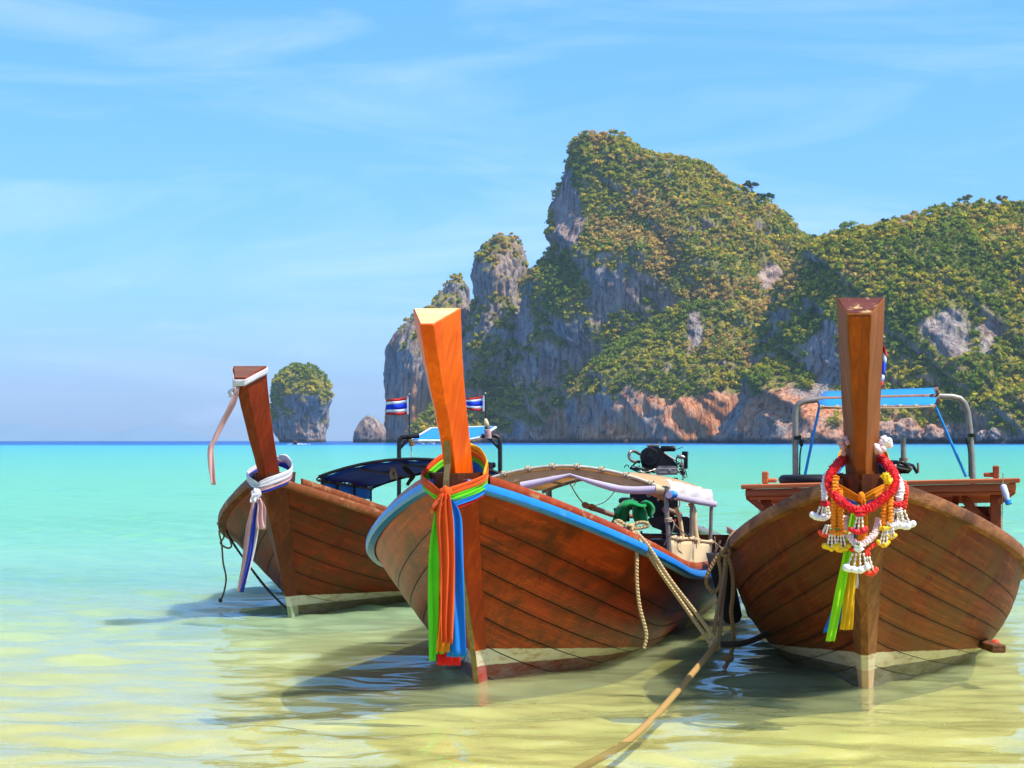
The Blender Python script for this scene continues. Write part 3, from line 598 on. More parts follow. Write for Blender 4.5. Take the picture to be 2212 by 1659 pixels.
# ------------------------------------------------------------------ mesh builder
class MB:
    def __init__(s): s.v = []; s.f = []; s.uv = []
    def add(s, V, F, uv=None):
        k = len(s.v); V = [tuple(float(c) for c in p) for p in V]; s.v += V; s.f += [tuple(i + k for i in f) for f in F]
        s.uv += uv if uv is not None else [(p[0], p[1]) for p in V]
        return s
    def box(s, c, d, rot=None, bev=0.0):
        """bevelled box, centre c, full size d"""
        x, y, z = (q / 2 for q in d); b = min(bev, x * 0.6, y * 0.6, z * 0.6)
        if b <= 0: V = [Vector((i * x, j * y, k * z)) for i in (-1, 1) for j in (-1, 1) for k in (-1, 1)]
        else: V = [Vector((i * (x - (b if a != 0 else 0)), j * (y - (b if a != 1 else 0)), k * (z - (b if a != 2 else 0)))) for i in (-1, 1) for j in (-1, 1) for k in (-1, 1) for a in (0, 1, 2)]
        R = rot if rot is not None else Matrix.Identity(3)
        W = [Vector(c) + R @ v for v in V]
        if b <= 0: F = [(0, 1, 3, 2), (4, 6, 7, 5), (0, 4, 5, 1), (2, 3, 7, 6), (0, 2, 6, 4), (1, 5, 7, 3)]
        else:
            I = lambda i, j, k, a: (i * 4 + j * 2 + k) * 3 + a
            F = []
            for i in (0, 1):
                q = [I(i, 0, 0, 0), I(i, 1, 0, 0), I(i, 1, 1, 0), I(i, 0, 1, 0)]; F.append(tuple(q if i else q[::-1]))
                q = [I(0, i, 0, 1), I(0, i, 1, 1), I(1, i, 1, 1), I(1, i, 0, 1)]; F.append(tuple(q if i else q[::-1]))
                q = [I(0, 0, i, 2), I(1, 0, i, 2), I(1, 1, i, 2), I(0, 1, i, 2)]; F.append(tuple(q if i else q[::-1]))
            for a in (0, 1):
                for b_ in (0, 1):
                    F += [(I(a, b_, 0, 0), I(a, b_, 1, 0), I(a, b_, 1, 1), I(a, b_, 0, 1)), (I(a, 0, b_, 0), I(a, 1, b_, 0), I(a, 1, b_, 2), I(a, 0, b_, 2)), (I(0, a, b_, 1), I(1, a, b_, 1), I(1, a, b_, 2), I(0, a, b_, 2))]
                    for c_ in (0, 1): F.append((I(a, b_, c_, 0), I(a, b_, c_, 1), I(a, b_, c_, 2)))
        return s.add(W, F)
    def bar(s, a, b, w, h, bev=0.004, up=(0, 0, 1)):
        a, b = Vector(a), Vector(b); d = b - a; L = d.length; d.normalize(); u = Vector(up)
        x = d.cross(u); x = x.normalized() if x.length > 1e-4 else Vector((1, 0, 0)); z = x.cross(d)
        R = Matrix((x, d, z)).transposed()
        return s.box((a + b) / 2, (w, L, h), R, bev)
    def tube(s, pts, r, n=8, closed=False, cap=True, twist=0.0):
        pts = [Vector(p) for p in pts]; m = len(pts); R = r if isinstance(r, (list, tuple)) else [r] * m
        V = []; uv = []; L = 0; prev = None
        for i, p in enumerate(pts):
            a = pts[(i - 1) % m] if (closed or i > 0) else p; b = pts[(i + 1) % m] if (closed or i < m - 1) else p
            t = (b - a).normalized() if (b - a).length > 1e-9 else Vector((0, 0, 1))
            if prev is None:
                u = t.cross(Vector((0, 0, 1))); u = u.normalized() if u.length > 1e-3 else Vector((1, 0, 0))
            else: u = (prev - t * prev.dot(t)).normalized()
            prev = u; w = t.cross(u)
            if i: L += (p - pts[i - 1]).length
            for k in range(n):
                an = 6.28318 * k / n; V.append(p + (u * math.cos(an) + w * math.sin(an)) * R[i]); uv.append((L, k / n))
        F = []
        for i in range(m if closed else m - 1):
            for k in range(n):
                a0 = i * n + k; a1 = i * n + (k + 1) % n; j = ((i + 1) % m) * n
                F.append((a0, a1, j + (k + 1) % n, j + k))
        if cap and not closed: F += [tuple(range(n))[::-1], tuple((m - 1) * n + k for k in range(n))]
        return s.add(V, F, uv)
    def lathe(s, c, axis, prof, n=16):
        """prof: (distance along axis, radius)"""
        ax = Vector(axis).normalized(); u = ax.cross(Vector((0, 0, 1))); u = u.normalized() if u.length > 1e-3 else Vector((1, 0, 0)); w = ax.cross(u)
        V = []; F = []
        for (d, r) in prof:
            for k in range(n):
                a = 6.28318 * k / n; V.append(Vector(c) + ax * d + (u * math.cos(a) + w * math.sin(a)) * r)
        for i in range(len(prof) - 1):
            for k in range(n): F.append((i * n + k, i * n + (k + 1) % n, (i + 1) * n + (k + 1) % n, (i + 1) * n + k))
        F += [tuple(range(n))[::-1], tuple((len(prof) - 1) * n + k for k in range(n))]
        return s.add(V, F)
    def ball(s, c, r, n=8, m=5, sq=(1, 1, 1)):
        V = []; F = []
        for i in range(m + 1):
            th = math.pi * i / m
            for k in range(n): a = 6.28318 * k / n; V.append((c[0] + r * sq[0] * math.sin(th) * math.cos(a), c[1] + r * sq[1] * math.sin(th) * math.sin(a), c[2] + r * sq[2] * math.cos(th)))
        for i in range(m):
            for k in range(n): F.append((i * n + k, (i + 1) * n + k, (i + 1) * n + (k + 1) % n, i * n + (k + 1) % n))
        return s.add(V, F)
    def loft(s, rings, cap=True, closed=True):
        n = len(rings[0]); V = [p for r in rings for p in r]; F = []
        for i in range(len(rings) - 1):
            for k in range(n if closed else n - 1): F.append((i * n + k, i * n + (k + 1) % n, (i + 1) * n + (k + 1) % n, (i + 1) * n + k))
        if cap: F += [tuple(range(n))[::-1], tuple((len(rings) - 1) * n + k for k in range(n))]
        return s.add(V, F)
    def sheet(s, grid, thick=0.004):
        """grid[i][j] points -> thin closed sheet"""
        G = np.array([[tuple(p) for p in r] for r in grid], float); a, b = G.shape[:2]
        du = np.gradient(G, axis=0); dv = np.gradient(G, axis=1); n = np.cross(du, dv); n /= np.maximum(np.linalg.norm(n, axis=-1, keepdims=True), 1e-9)
        T = (G + n * thick / 2).reshape(-1, 3); B = (G - n * thick / 2).reshape(-1, 3); f = grid_faces(a, b); k = a * b
        F = [tuple(int(x) for x in q) for q in f] + [tuple(int(x) + k for x in q[::-1]) for q in f]
        edge = [(0, j) for j in range(b)] + [(i, b - 1) for i in range(1, a)] + [(a - 1, j) for j in range(b - 2, -1, -1)] + [(i, 0) for i in range(a - 2, 0, -1)]
        e = [i * b + j for i, j in edge]
        for q in range(len(e)): x, y = e[q], e[(q + 1) % len(e)]; F.append((y, x, x + k, y + k))
        return s.add(np.concatenate([T, B]).tolist(), F)
    def build(s, name, mat, parent=None, smooth=False, angle=None):
        o = np_mesh(name, np.array(s.v), s.f, M_[mat] if isinstance(mat, str) else mat, parent, smooth, None, np.array(s.uv))
        import bmesh
        bm = bmesh.new(); bm.from_mesh(o.data); bmesh.ops.recalc_face_normals(bm, faces=bm.faces); bm.to_mesh(o.data); bm.free()
        if smooth and angle: o.data.set_sharp_from_angle(angle=math.radians(angle))
        return o

def spline(pts, n=8):
    """Catmull-Rom through pts"""
    P = [Vector(p) for p in pts]; P = [P[0] * 2 - P[1]] + P + [P[-1] * 2 - P[-2]]; out_ = []
    for i in range(1, len(P) - 2):
        a, b, c, d = P[i - 1:i + 3]
        for k in range(n):
            t = k / n; out_.append(0.5 * ((2 * b) + (c - a) * t + (2 * a - 5 * b + 4 * c - d) * t * t + (3 * b - 3 * c + d - a) * t ** 3))
    out_.append(P[-2]); return out_

def bevel(o, w):
    m = o.modifiers.new('worn_edges', 'BEVEL'); m.width = w; m.segments = 2; m.limit_method = 'ANGLE'; m.angle_limit = math.radians(28); return o

# ------------------------------------------------------------------ boats
class Boat:
    def __init__(s, name, p, base, label):
        s.p = p; Y0 = FOCAL * CAM_H / (base[1] - 952); X0 = (base[0] - 1106) * Y0 / FOCAL; s.X0, s.Y0 = X0, Y0; s.ph = p[0]
        s.root = empty(name, (X0, Y0, 0), -p[0]); tag(s.root, label, 'boat')
        s.c, s.s_ = math.cos(s.ph), math.sin(s.ph)
    def loc(s, w):            # world point -> boat coordinates (x athwart to the right, y aft, z up)
        dx, dy = w[0] - s.X0, w[1] - s.Y0
        return Vector((dx * s.c - dy * s.s_, dx * s.s_ + dy * s.c, w[2]))
    def wld(s, l): return Vector((s.X0 + l[0] * s.c + l[1] * s.s_, s.Y0 - l[0] * s.s_ + l[1] * s.c, l[2]))
    def at(s, px, py, Y): return s.loc(at(px, py, Y))
    L = 9.0
    def surf(s, d, v, side=1):
        """hull surface: d metres aft along the sheer, v 0 at the gunwale to 1 at the keel"""
        ph, ov, B, q, Lb, z0, zm, Lz, nm, zk, n0, k = s.p
        d = np.asarray(d, float); v = np.asarray(v, float)
        bg_ = 0.09 + (B - 0.09) * (1 - np.clip(1 - d / Lb, 0, 1) ** q)
        bg_ = bg_ * (1 - 0.42 * np.clip((d - 6.0) / 3.2, 0, 1) ** 2)
        zg = zm + (z0 - zm) * np.exp(-(d / Lz) ** k) + 0.10 * np.clip((d - 5.5) / 3.5, 0, 1) ** 2
        n = n0 + (nm - n0) * np.clip(d / 2.5, 0, 1) ** 0.7
        th = v * np.pi / 2
        zf = 1 - np.sin(th) ** (2 / n); bf = np.cos(th).clip(0) ** (2 / n)
        z = zk + (zg - zk) * zf; b = bg_ * bf
        zs = zk + (z0 - zk) * zf; ss = -ov * np.sign(zs) * np.abs(zs / z0) ** 1.15
        return np.stack([side * b, d + ss * np.exp(-d / 1.5), z], -1)
    def stem_s(s, z):
        ph, ov, z0 = s.p[0], s.p[1], s.p[5]
        return -ov * math.copysign(abs(z / z0) ** 1.15, z)
    def v_at_stem(s, z):
        zk, z0, n0 = s.p[9], s.p[5], s.p[10]
        f = min(max(1 - (z - zk) / (z0 - zk), 0), 1); return math.asin(f ** (n0 / 2)) * 2 / math.pi
    def hull(s, seams, mat):
        """seams: heights on the stem where one strake ends and the next begins"""
        z0 = s.p[5]; vs_ = [0.0] + [s.v_at_stem(z) for z in seams] + [1.0]
        dd = np.linspace(0, 1, 46) ** 1.5 * s.L
        for side in (1, -1):
            for a, b in zip(vs_[:-1], vs_[1:]):
                va, vb = a + 0.0013, b - 0.0013
                vv = np.linspace(va, vb, 5); D, VV = np.meshgrid(dd, vv, indexing='ij'); Pt = s.surf(D, VV, side)
                e = 1e-3; n = np.cross(s.surf(D + e, VV, side) - Pt, s.surf(D, np.clip(VV + e, 0, 1), side) - s.surf(D, np.clip(VV - e, 0, 1), side)) * (-side)
                n /= np.maximum(np.linalg.norm(n, axis=-1, keepdims=True), 1e-9)
                dep = np.array([-0.0018, 0.0004, 0.0008, 0.0004, -0.0018])[None, :, None]
                Oo = Pt + n * dep; I0 = Pt[:, :1] - n[:, :1] * 0.022; I1 = Pt[:, -1:] - n[:, -1:] * 0.022
                G = np.concatenate([I0, Oo, I1], 1); nr, nc = G.shape[:2]
                F = []
                for i in range(nr - 1):
                    for j in range(nc): F.append((i * nc + j, i * nc + (j + 1) % nc, (i + 1) * nc + (j + 1) % nc, (i + 1) * nc + j))
                F += [tuple(range(nc))[::-1], tuple((nr - 1) * nc + j for j in range(nc))]
                uv = [(float(dd[i]) + a * 1.7, min(max((j - 1) / 4.0, 0), 1)) for i in range(nr) for j in range(nc)]
                mb = MB(); mb.add(G.reshape(-1, 3).tolist(), F, uv); mb.build('hull_plank', mat, s.root, True, 40)
            # dark lining that closes the seams from inside
            D, VV = np.meshgrid(dd, np.linspace(0.0, 1, 12), indexing='ij'); Pt = s.surf(D, VV, side); Pt[..., 0] -= side * 0.012; Pt[..., 0] = np.where(side * Pt[..., 0] < 0, 0, Pt[..., 0])
            np_mesh('hull_lining', Pt.reshape(-1, 3), grid_faces(46, 12), M_['seam'], s.root, True)
        # transom and floor
        m = MB(); ring = [s.surf(s.L, v, 1) for v in np.linspace(0, 1, 9)] + [s.surf(s.L, v, -1) for v in np.linspace(1, 0, 9)[1:]]
        m.loft([[Vector(p) + Vector((0, -0.03, 0)) for p in ring], [Vector(p) + Vector((0, 0.0, 0)) for p in ring]]); m.build('transom', 'darkwood', s.root)
        fl = []; 
        for d in np.linspace(0.5, s.L - 0.1, 24):
            vv = np.linspace(0, 1, 60); q = s.surf(np.full(60, d), vv, 1); zf = 0.16
            k = np.argmin(np.abs(q[:, 2] - zf)); fl.append([Vector((-(q[k, 0] - 0.04), q[k, 1], zf)), Vector((0, q[k, 1], zf)), Vector((q[k, 0] - 0.04, q[k, 1], zf))])
        MB().sheet(fl, 0.02).build('floor_boards', 'darkwood', s.root)
    def rail(s, name, mat, w_out, w_in, z_lo, z_hi, d0=0.0, d1=None, round_=False, off=0.0, n=60):
        """strip of wood along both gunwales"""
        for side in (1, -1):
            rings = []
            for d in np.linspace(0, 1, n) ** 1.4 * ((d1 or s.L) - d0) + d0:
                p = s.surf(d, 0.0, side); q = s.surf(d + 0.02, 0.0, side); t = Vector(q - p); t.z = 0; t.normalize(); nrm = Vector((t.y, -t.x, 0)) * side
                if nrm.x * side < 0: nrm = -nrm
                p = Vector(p) + nrm * off
                if round_:
                    a = [(-w_in, z_lo), (w_out * 0.7, z_lo + 0.004), (w_out, z_lo + (z_hi - z_lo) * 0.3), (w_out, z_lo + (z_hi - z_lo) * 0.7), (w_out * 0.7, z_hi), (-w_in, z_hi)]
                else: a = [(-w_in, z_lo), (w_out - 0.004, z_lo), (w_out, z_lo + 0.006), (w_out, z_hi - 0.006), (w_out - 0.004, z_hi), (-w_in, z_hi)]
                rings.append([p + nrm * x + Vector((0, 0, z)) for x, z in a])
            MB().loft(rings).build(name, mat, s.root, True, 35)
    def stem(s, mat, front=0.02, back=0.1, fwd=0.07, aft=0.13, ztop=None):
        z0 = s.p[5]; zt = ztop or z0 + 0.02; rings = []
        for z in np.linspace(-0.35, zt, 26):
            y = s.stem_s(z); vz = s.v_at_stem(min(z, z0)); bh = max(float(s.surf(0.06, vz)[0]) + 0.014, 0.042 + 0.035 * max(z, 0) / z0); yb = y + 0.055
            rings.append([Vector((-front, y - fwd, z)), Vector((front, y - fwd, z)), Vector((bh, yb, z)), Vector((bh - 0.03, yb + 0.03, z)), Vector((-bh + 0.03, yb + 0.03, z)), Vector((-bh, yb, z))])
        return bevel(MB().loft(rings).build('stem', mat, s.root, True, 20), 0.005)
    def post(s, mat, top_mat, path, inset=None):
        """path: (z, y, front half width, back half width, depth) with the front face at y"""
        Z = np.array(path, float); zz = np.linspace(Z[0, 0], Z[-1, 0], 22); f = lambda k: np.interp(zz, Z[:, 0], Z[:, k])
        sm = lambda a: np.convolve(np.pad(a, 2, mode='edge'), np.ones(5) / 5, 'valid')
        y, fw, bw, dp = sm(f(1)), sm(f(2)), sm(f(3)), sm(f(4)); drop = 0.112
        rings = []
        for i, z in enumerate(zz):
            k = (i / 21.0) ** 3
            zf, zb = z - drop * k, z
            rings.append([Vector((-fw[i], y[i], zf)), Vector((fw[i], y[i], zf)), Vector((bw[i], y[i] + dp[i] * 0.92, zb)), Vector((bw[i] * 0.94, y[i] + dp[i], zb)), Vector((-bw[i] * 0.94, y[i] + dp[i], zb)), Vector((-bw[i], y[i] + dp[i] * 0.92, zb))])
        wr = random.Random(int(s.X0 * 100)); rings = [[q + Vector((wr.uniform(-1, 1), wr.uniform(-1, 1), 0)) * 0.0022 for q in rg] for rg in rings]
        p = bevel(MB().loft(rings).build('stem_post', mat, s.root, True, 18), 0.006)
        r = rings[-1]; up = Vector((0, -0.001, 0.003)); cen = sum(r, Vector()) / 6
        top = [cen + (q - cen) * 0.93 + up for q in r]; low = [q - Vector((0, 0, 0.012)) for q in top]
        MB().loft([low, top]).build('post_top', top_mat, s.root)
        s.post_rings = rings
        if inset:
            rr = []
            for i, rg in enumerate(rings):
                w = fw[i] * inset[1]; zf = rg[0].z - 0.018 * (i == 21)
                rr.append([Vector((-w, rg[0].y - 0.006, zf)), Vector((w, rg[0].y - 0.006, zf)), Vector((w * 0.98, rg[0].y + 0.01, zf)), Vector((-w * 0.98, rg[0].y + 0.01, zf))])
            MB().loft(rr).build('front_inlay', inset[0], s.root, True, 20)
        return p
    def collar(s, mat, z, half, y_pt, y_aft, h=0.13):
        """V-shaped breast hook round the foot of the post"""
        m = MB()
        for side in (-1, 1):
            pts = [(0.012 * side, y_pt), (0.42 * half * side, y_pt + 0.02), (half * side, y_pt + 0.2), (half * 0.95 * side, y_aft)]
            inn = [(0.012 * side, y_pt + 0.035), (0.38 * half * side, y_pt + 0.055), ((half - 0.035) * side, y_pt + 0.215), ((half * 0.95 - 0.035) * side, y_aft)]
            V = []; 
            for (a, b) in zip(pts, inn):
                for zz, sh in ((z - h, 0.93), (z, 1.0)): V += [(a[0] * sh, a[1], zz), (b[0] * sh, b[1], zz)]
            F = []
            for i in range(3):
                o = i * 4; n = o + 4
                F += [(o, o + 2, n + 2, n), (o + 1, n + 1, n + 3, o + 3), (o + 2, o + 3, n + 3, n + 2), (o, n, n + 1, o + 1)]
            F += [(0, 1, 3, 2), (12, 14, 15, 13)]
            m.add(V, F)
        m.build('breast_hook', mat, s.root)
        d = MB(); d.loft([[Vector((0.0, y_pt + 0.03, zz)), Vector((half - 0.04, y_pt + 0.22, zz)), Vector((half * 0.95 - 0.04, y_aft, zz)), Vector((-half * 0.95 + 0.04, y_aft, zz)), Vector((-half + 0.04, y_pt + 0.22, zz))] for zz in (z - h - 0.01, z - h + 0.015)])
        d.build('bow_deck', 'darkwood', s.root)

def strip_cloth(path, width, across, folds=2.0, amp=0.012, depth=(0, -1, 0), nx=13, nseg=6, taper=None, phase=0.0, seed=0):
    """a strip of cloth: path of centre points, folds run along it"""
    rg = random.Random(seed); P = spline(path, nseg); n = len(P); A = Vector(across).normalized(); Dp = Vector(depth).normalized(); g = []
    for i, p in enumerate(P):
        t = i / (n - 1); w = width if taper is None else float(np.interp(t, [x for x, _ in taper], [y for _, y in taper]))
        row = []
        for j in range(nx):
            u = j / (nx - 1) - 0.5
            d = amp * math.sin(folds * 6.283 * u + phase + 1.2 * math.sin(t * 5 + seed)) + amp * 0.5 * math.sin(t * 9 + u * 5 + seed)
            e = 0.006 * math.sin(u * 40 + seed) * (t > 0.98)
            row.append(p + A * (w * u + 0.06 * w * math.sin(t * 7 + seed)) + Dp * d + Vector((0, 0, e)))
        g.append(row)
    return g

C = Boat('longtail_boat', [0.212, 0.798, 1.091, 2.558, 2.13, 1.34, 0.491, 1.397, 1.256, -0.634, 0.783, 1.18], (1035, 1478),
         'varnished red-brown longtail boat with bright blue gunwale and tall orange stem post')
R = Boat('longtail_boat', [0.202, 0.876, 1.063, 2.34, 2.455, 1.342, 0.411, 2.016, 1.908, -0.318, 1.027, 1.205], (1870, 1489),
         'weathered brown longtail boat facing the camera with flower garlands and wooden roof deck')
L = Boat('longtail_boat', [0.234, 0.699, 1.2, 3.659, 3.12, 1.256, 0.422, 1.377, 1.298, -0.316, 0.859, 1.054], (632, 1330),
         'dark brown longtail boat with dark blue canopy and white cloth on its stem')

def hulls():
    C.hull([1.13, 0.99, 0.83, 0.68, 0.50, 0.30, 0.08, -0.15], 'hullC')
    C.rail('rub_rail', 'blue', 0.045, 0.015, -0.045, 0.022, round_=True)
    C.rail('wash_board', 'redwood', 0.0, 0.028, 0.024, 0.085, d0=0.12, off=-0.02)
    C.stem('stemC', 0.016, 0.105, 0.075, 0.15)
    C.post('postC', 'endgrain', [(1.20, -0.76, 0.034, 0.088, 0.24), (1.45, -0.80, 0.034, 0.092, 0.25), (1.66, -0.93, 0.035, 0.095, 0.25), (2.03, -1.20, 0.037, 0.122, 0.26), (2.40, -1.40, 0.042, 0.153, 0.27)])
    C.collar('darkwood', 1.40, 0.165, -0.885, -0.42)
    m = MB(); pts = [(0, C.stem_s(z) - 0.079, z) for z in np.linspace(-0.3, 1.20, 16)]
    m.loft([[Vector((a * 0.017, y + b * 0.006, z)) for a, b in ((-1, -1), (1, -1), (1, 1), (-1, 1))] for _, y, z in pts]); m.build('cutwater_strip', 'brass', C.root)
    m = MB(); m.loft([[Vector((a * 0.018, y + b * 0.006, z)) for a, b in ((-1, -1), (1, -1), (1, 1), (-1, 1))] for y, z in ((-0.905, 1.27), (-0.895, 1.36), (-0.855, 1.46), (-0.87, 1.55), (-0.905, 1.64))]); m.build('metal_strap', 'brass', C.root)
    R.hull([1.17, 1.02, 0.86, 0.69, 0.53, 0.36, 0.19, 0.02], 'hullR')
    R.rail('rub_rail', 'railR', 0.05, 0.03, -0.05, 0.03)
    R.stem('stemR', 0.022, 0.105, 0.075, 0.15)
    R.post('postR', 'endgrainR', [(1.18, -0.86, 0.028, 0.095, 0.22), (1.45, -0.92, 0.032, 0.098, 0.23), (1.8, -1.0, 0.045, 0.115, 0.24), (2.1, -1.08, 0.058, 0.13, 0.25), (2.46, -1.16, 0.072, 0.146, 0.27)], inset=('insetR', 0.86))
    R.collar('darkwood', 1.40, 0.165, -0.97, -0.45)
    L.hull([1.05, 0.85, 0.65, 0.45, 0.25, 0.05], 'hullL')
    L.rail('rub_rail', 'railL', 0.045, 0.03, -0.05, 0.02)
    L.rail('wash_board', 'railL', 0.0, 0.028, 0.022, 0.085, d0=0.15, off=-0.015)
    L.stem('stemL', 0.02, 0.115, 0.075, 0.16)
    L.post('postL', 'endgrainL', [(1.14, -0.72, 0.03, 0.09, 0.22), (1.4, -0.86, 0.034, 0.098, 0.22), (1.68, -1.06, 0.042, 0.115, 0.24), (2.0, -1.24, 0.046, 0.135, 0.25), (2.245, -1.36, 0.05, 0.155, 0.26)])
    L.collar('darkwood', 1.32, 0.165, -0.80, -0.36)
hulls()
# ------------------------------------------------------------------ fittings of the boats
def zc(ox, oy, sc):
    """pixel in an enlarged crop -> picture coordinates"""
    return lambda x, y: ((x / sc + ox) * 0.829, (y / sc + oy) * 0.829)
zE = zc(1480, 1160, 5.529); z3 = zc(930, 1200, 2.552); z4 = zc(1200, 1100, 2.552); zG = zc(2080, 1120, 2.766); zL = zc(500, 900, 2.212); zF = zc(800, 1000, 4.096); zK = zc(1780, 1360, 4.147)
def tube(name, mat, parent, pts, r, n=8, smooth_pts=0, closed=False):
    P = spline(pts, smooth_pts) if smooth_pts else pts
    if isinstance(r, (list, tuple)) and smooth_pts: r = list(np.interp(np.linspace(0, 1, len(P)), np.linspace(0, 1, len(r)), r))
    return MB().tube(P, r, n, closed).build(name, mat, parent, True, 50)
def lash(parent, p, r=0.03, mat='rope', name='lashing', axis=(0, 0, 1)):
    """a few turns of cord round a pipe"""
    ax = Vector(axis).normalized(); u = ax.cross(Vector((0.3, 0.8, 0.1))).normalized(); w = ax.cross(u)
    pts = [Vector(p) + ax * (0.012 * (k / 10 - 1.5)) + (u * math.cos(k * 0.63) + w * math.sin(k * 0.63)) * r for k in range(31)]
    return MB().tube(pts, 0.007, 5).build(name, mat, parent, True)

def arch(B, s, half, foot, apex, n=15, tilt=0.0):
    return [Vector((x, s, foot + (apex - foot) * (1 - (x / half) ** 2) + tilt * x)) for x in np.linspace(-half, half, n)]

def center_boat():
    b = C.root
    # canopy
    a0 = arch(C, 3.6, 0.72, 1.238, 1.375, tilt=-0.06); a1 = arch(C, 6.1, 0.80, 1.13, 1.30)
    cv = empty('canopy', (0, 0, 0), 0, b)
    g = []
    for k in range(9):
        t = k / 8; sag = 0.018 * math.sin(math.pi * ((t * 3) % 1.0))
        g.append([p.lerp(q, t) - Vector((0, 0, sag)) for p, q in zip(a0, a1)])
    MB().sheet(g, 0.006).build('canvas_top', 'tarp_beige', cv, True)
    tube('hoop', 'palepipe', cv, [p + Vector((0, -0.012, 0.012)) for p in a0], 0.013); tube('hoop', 'steel', cv, [p + Vector((0, 0.01, -0.02)) for p in a1], 0.016)
    tube('hoop', 'steel', cv, [p.lerp(q, 0.5) - Vector((0, 0, 0.035)) for p, q in zip(a0, a1)], 0.014)
    for k in (2, 7, 12): tube('ridge_pole', 'steel', cv, [a0[k] - Vector((0, 0, 0.02)), a1[k] - Vector((0, 0, 0.03))], 0.012)
    for k in range(1, 14, 2): lash(cv, a0[k] + Vector((0, -0.012, 0.012)), 0.021, 'string', 'lashing', (1, 0, 0))
    # drop edge of the canvas under the front hoop
    g = [[p + Vector((0, -0.004 - 0.012 * t + 0.006 * math.sin(i * 2.1), -0.012 - 0.075 * t)) for i, p in enumerate(a0)] for t in np.linspace(0, 1, 5)]
    MB().sheet(g, 0.004).build('canvas_edge', 'tarp_beige', cv, True)
    # rolled clear plastic curtains
    Yr = 16.95
    r1 = [C.at(*zE(40, 425), Yr), C.at(*zE(220, 490), Yr), C.at(*zE(450, 560), Yr), C.at(*zE(700, 625), Yr), C.at(*zE(950, 650), Yr), C.at(*zE(1270, 640), Yr)]
    tube('rolled_curtain', 'plastic', cv, r1, [0.008, 0.017, 0.026, 0.03, 0.032, 0.034], 9, 5)
    r2 = [C.at(*z4(735, 345), Yr + .1), C.at(*z4(640, 372), Yr + .1), C.at(*z4(520, 400), Yr + .1), C.at(*z4(400, 425), Yr + .1)]
    tube('rolled_curtain', 'plastic', cv, r2, [0.008, 0.022, 0.03, 0.034], 9, 5)
    tube('curtain_sleeve', 'canvas', cv, [C.at(*zE(1265, 640), Yr - .01), C.at(*zE(1385, 648), Yr - .01)], 0.038, 10)
    # clear plastic hung down the right side
    top = [(1437, 1036, 16.9), (1470, 1043, 17.6), (1505, 1051, 18.5), (1534, 1059, 19.3)]; bot = [(1445, 1072, 16.9), (1475, 1079, 17.6), (1508, 1086, 18.5), (1543, 1092, 19.3)]
    g = []
    for i in range(13):
        t = i / 12; pa = [float(np.interp(t, [0, .33, .67, 1], [q[k] for q in top])) for k in range(3)]; pb = [float(np.interp(t, [0, .33, .67, 1], [q[k] for q in bot])) for k in range(3)]
        A, Bq = C.at(*pa), C.at(*pb); g.append([A.lerp(Bq, j / 6) + Vector((0.02 * math.sin(math.pi * j / 6) + 0.012 * math.sin(i * 1.7 + j), 0, 0.008 * math.sin(i * 2.3 + j * 2))) for j in range(7)])
    MB().sheet(g, 0.004).build('side_curtain', 'tarp_white', cv, True)
    tube('rolled_curtain', 'plastic', cv, [C.at(q[0], q[1] - 3, q[2] - .05) for q in bot], 0.03, 9, 5)
    # posts down to the gunwale
    for name, mat, q0, q1, Y, r in (('canopy_post', 'steel', (1437, 1050), (1448, 1225), 16.95, 0.019), ('canopy_post', 'steel', (1494, 1075), (1494, 1215), 18.3, 0.018), ('canopy_post', 'steel', (1537, 1088), (1533, 1210), 19.3, 0.017), ('canopy_post', 'steel', (1183, 1058), (1185, 1150), 19.5, 0.018), ('canopy_post', 'steel', (1076, 1033), (1080, 1150), 17.6, 0.017)):
        tube(name, mat, b, [C.at(*q0, Y), C.at(*q1, Y)], r, 8)
    tube('bamboo_pole', 'canvas', b, [C.at(*zE(1760, 830), 18.5), C.at(*zE(1815, 950), 18.5), C.at(*zE(1830, 1200), 18.5), C.at(*zE(1865, 1420), 18.5)], 0.024, 8, 5)
    tube('bamboo_pole', 'canvas', b, [C.at(*zE(1560, 900), 18.0), C.at(*zE(1620, 1100), 18.0), C.at(*zE(1660, 1400), 18.0)], 0.017, 8, 4)
    m = MB(); m.lathe(C.at(*zE(1430, 712), 16.9), (1, -0.25, 0), [(0, 0.012), (0.012, 0.028), (0.045, 0.034), (0.075, 0.026), (0.09, 0.008)], 12); m.build('blue_cap', 'capblue', b, True, 60)
    lash(b, C.at(*zE(1500, 730), 16.92), 0.03, 'rope', 'lashing', (1, 0, 0.2)); lash(b, C.at(*zE(1445, 1075), 16.95), 0.026, 'string'); lash(b, C.at(*zE(1420, 640), 16.95), 0.028, 'string')
    # canvas panel along the side
    g = []; tl, tr = [(1447, 1161, 16.96), (1537, 1170, 19.25)], None
    for i in range(15):
        t = i / 14; px = 1447 + 90 * t; Y = 16.96 + 2.3 * t; A = C.at(px, 1161 + 9 * t + 1.5 * math.sin(t * 9), Y); lo = Vector((A.x, A.y, 0.42)); g.append([A.lerp(lo, j / 6) + Vector((0.016 * math.sin(i * 1.1 + j * 0.8), 0, 0)) for j in range(7)])
    MB().sheet(g, 0.006).build('side_canvas', 'canvas', b, True)
    tube('canvas_hem', 'canvas', b, [g[i][0] + Vector((0.006, -0.006, 0.002)) for i in range(15)], 0.013, 7)
    for i in range(1, 14, 3): lash(b, g[i][0], 0.02, 'string', 'lashing', (0.2, 1, 0))
    # strings
    S = lambda pts, r=0.004, mt='string': tube('string', mt, b, pts, r, 5, 5)
    S([C.at(*z4(725, 405), 17.2), C.at(*zE(140, 740), 17.7), C.at(*zE(236, 855), 18.25)], 0.0055, 'rope')
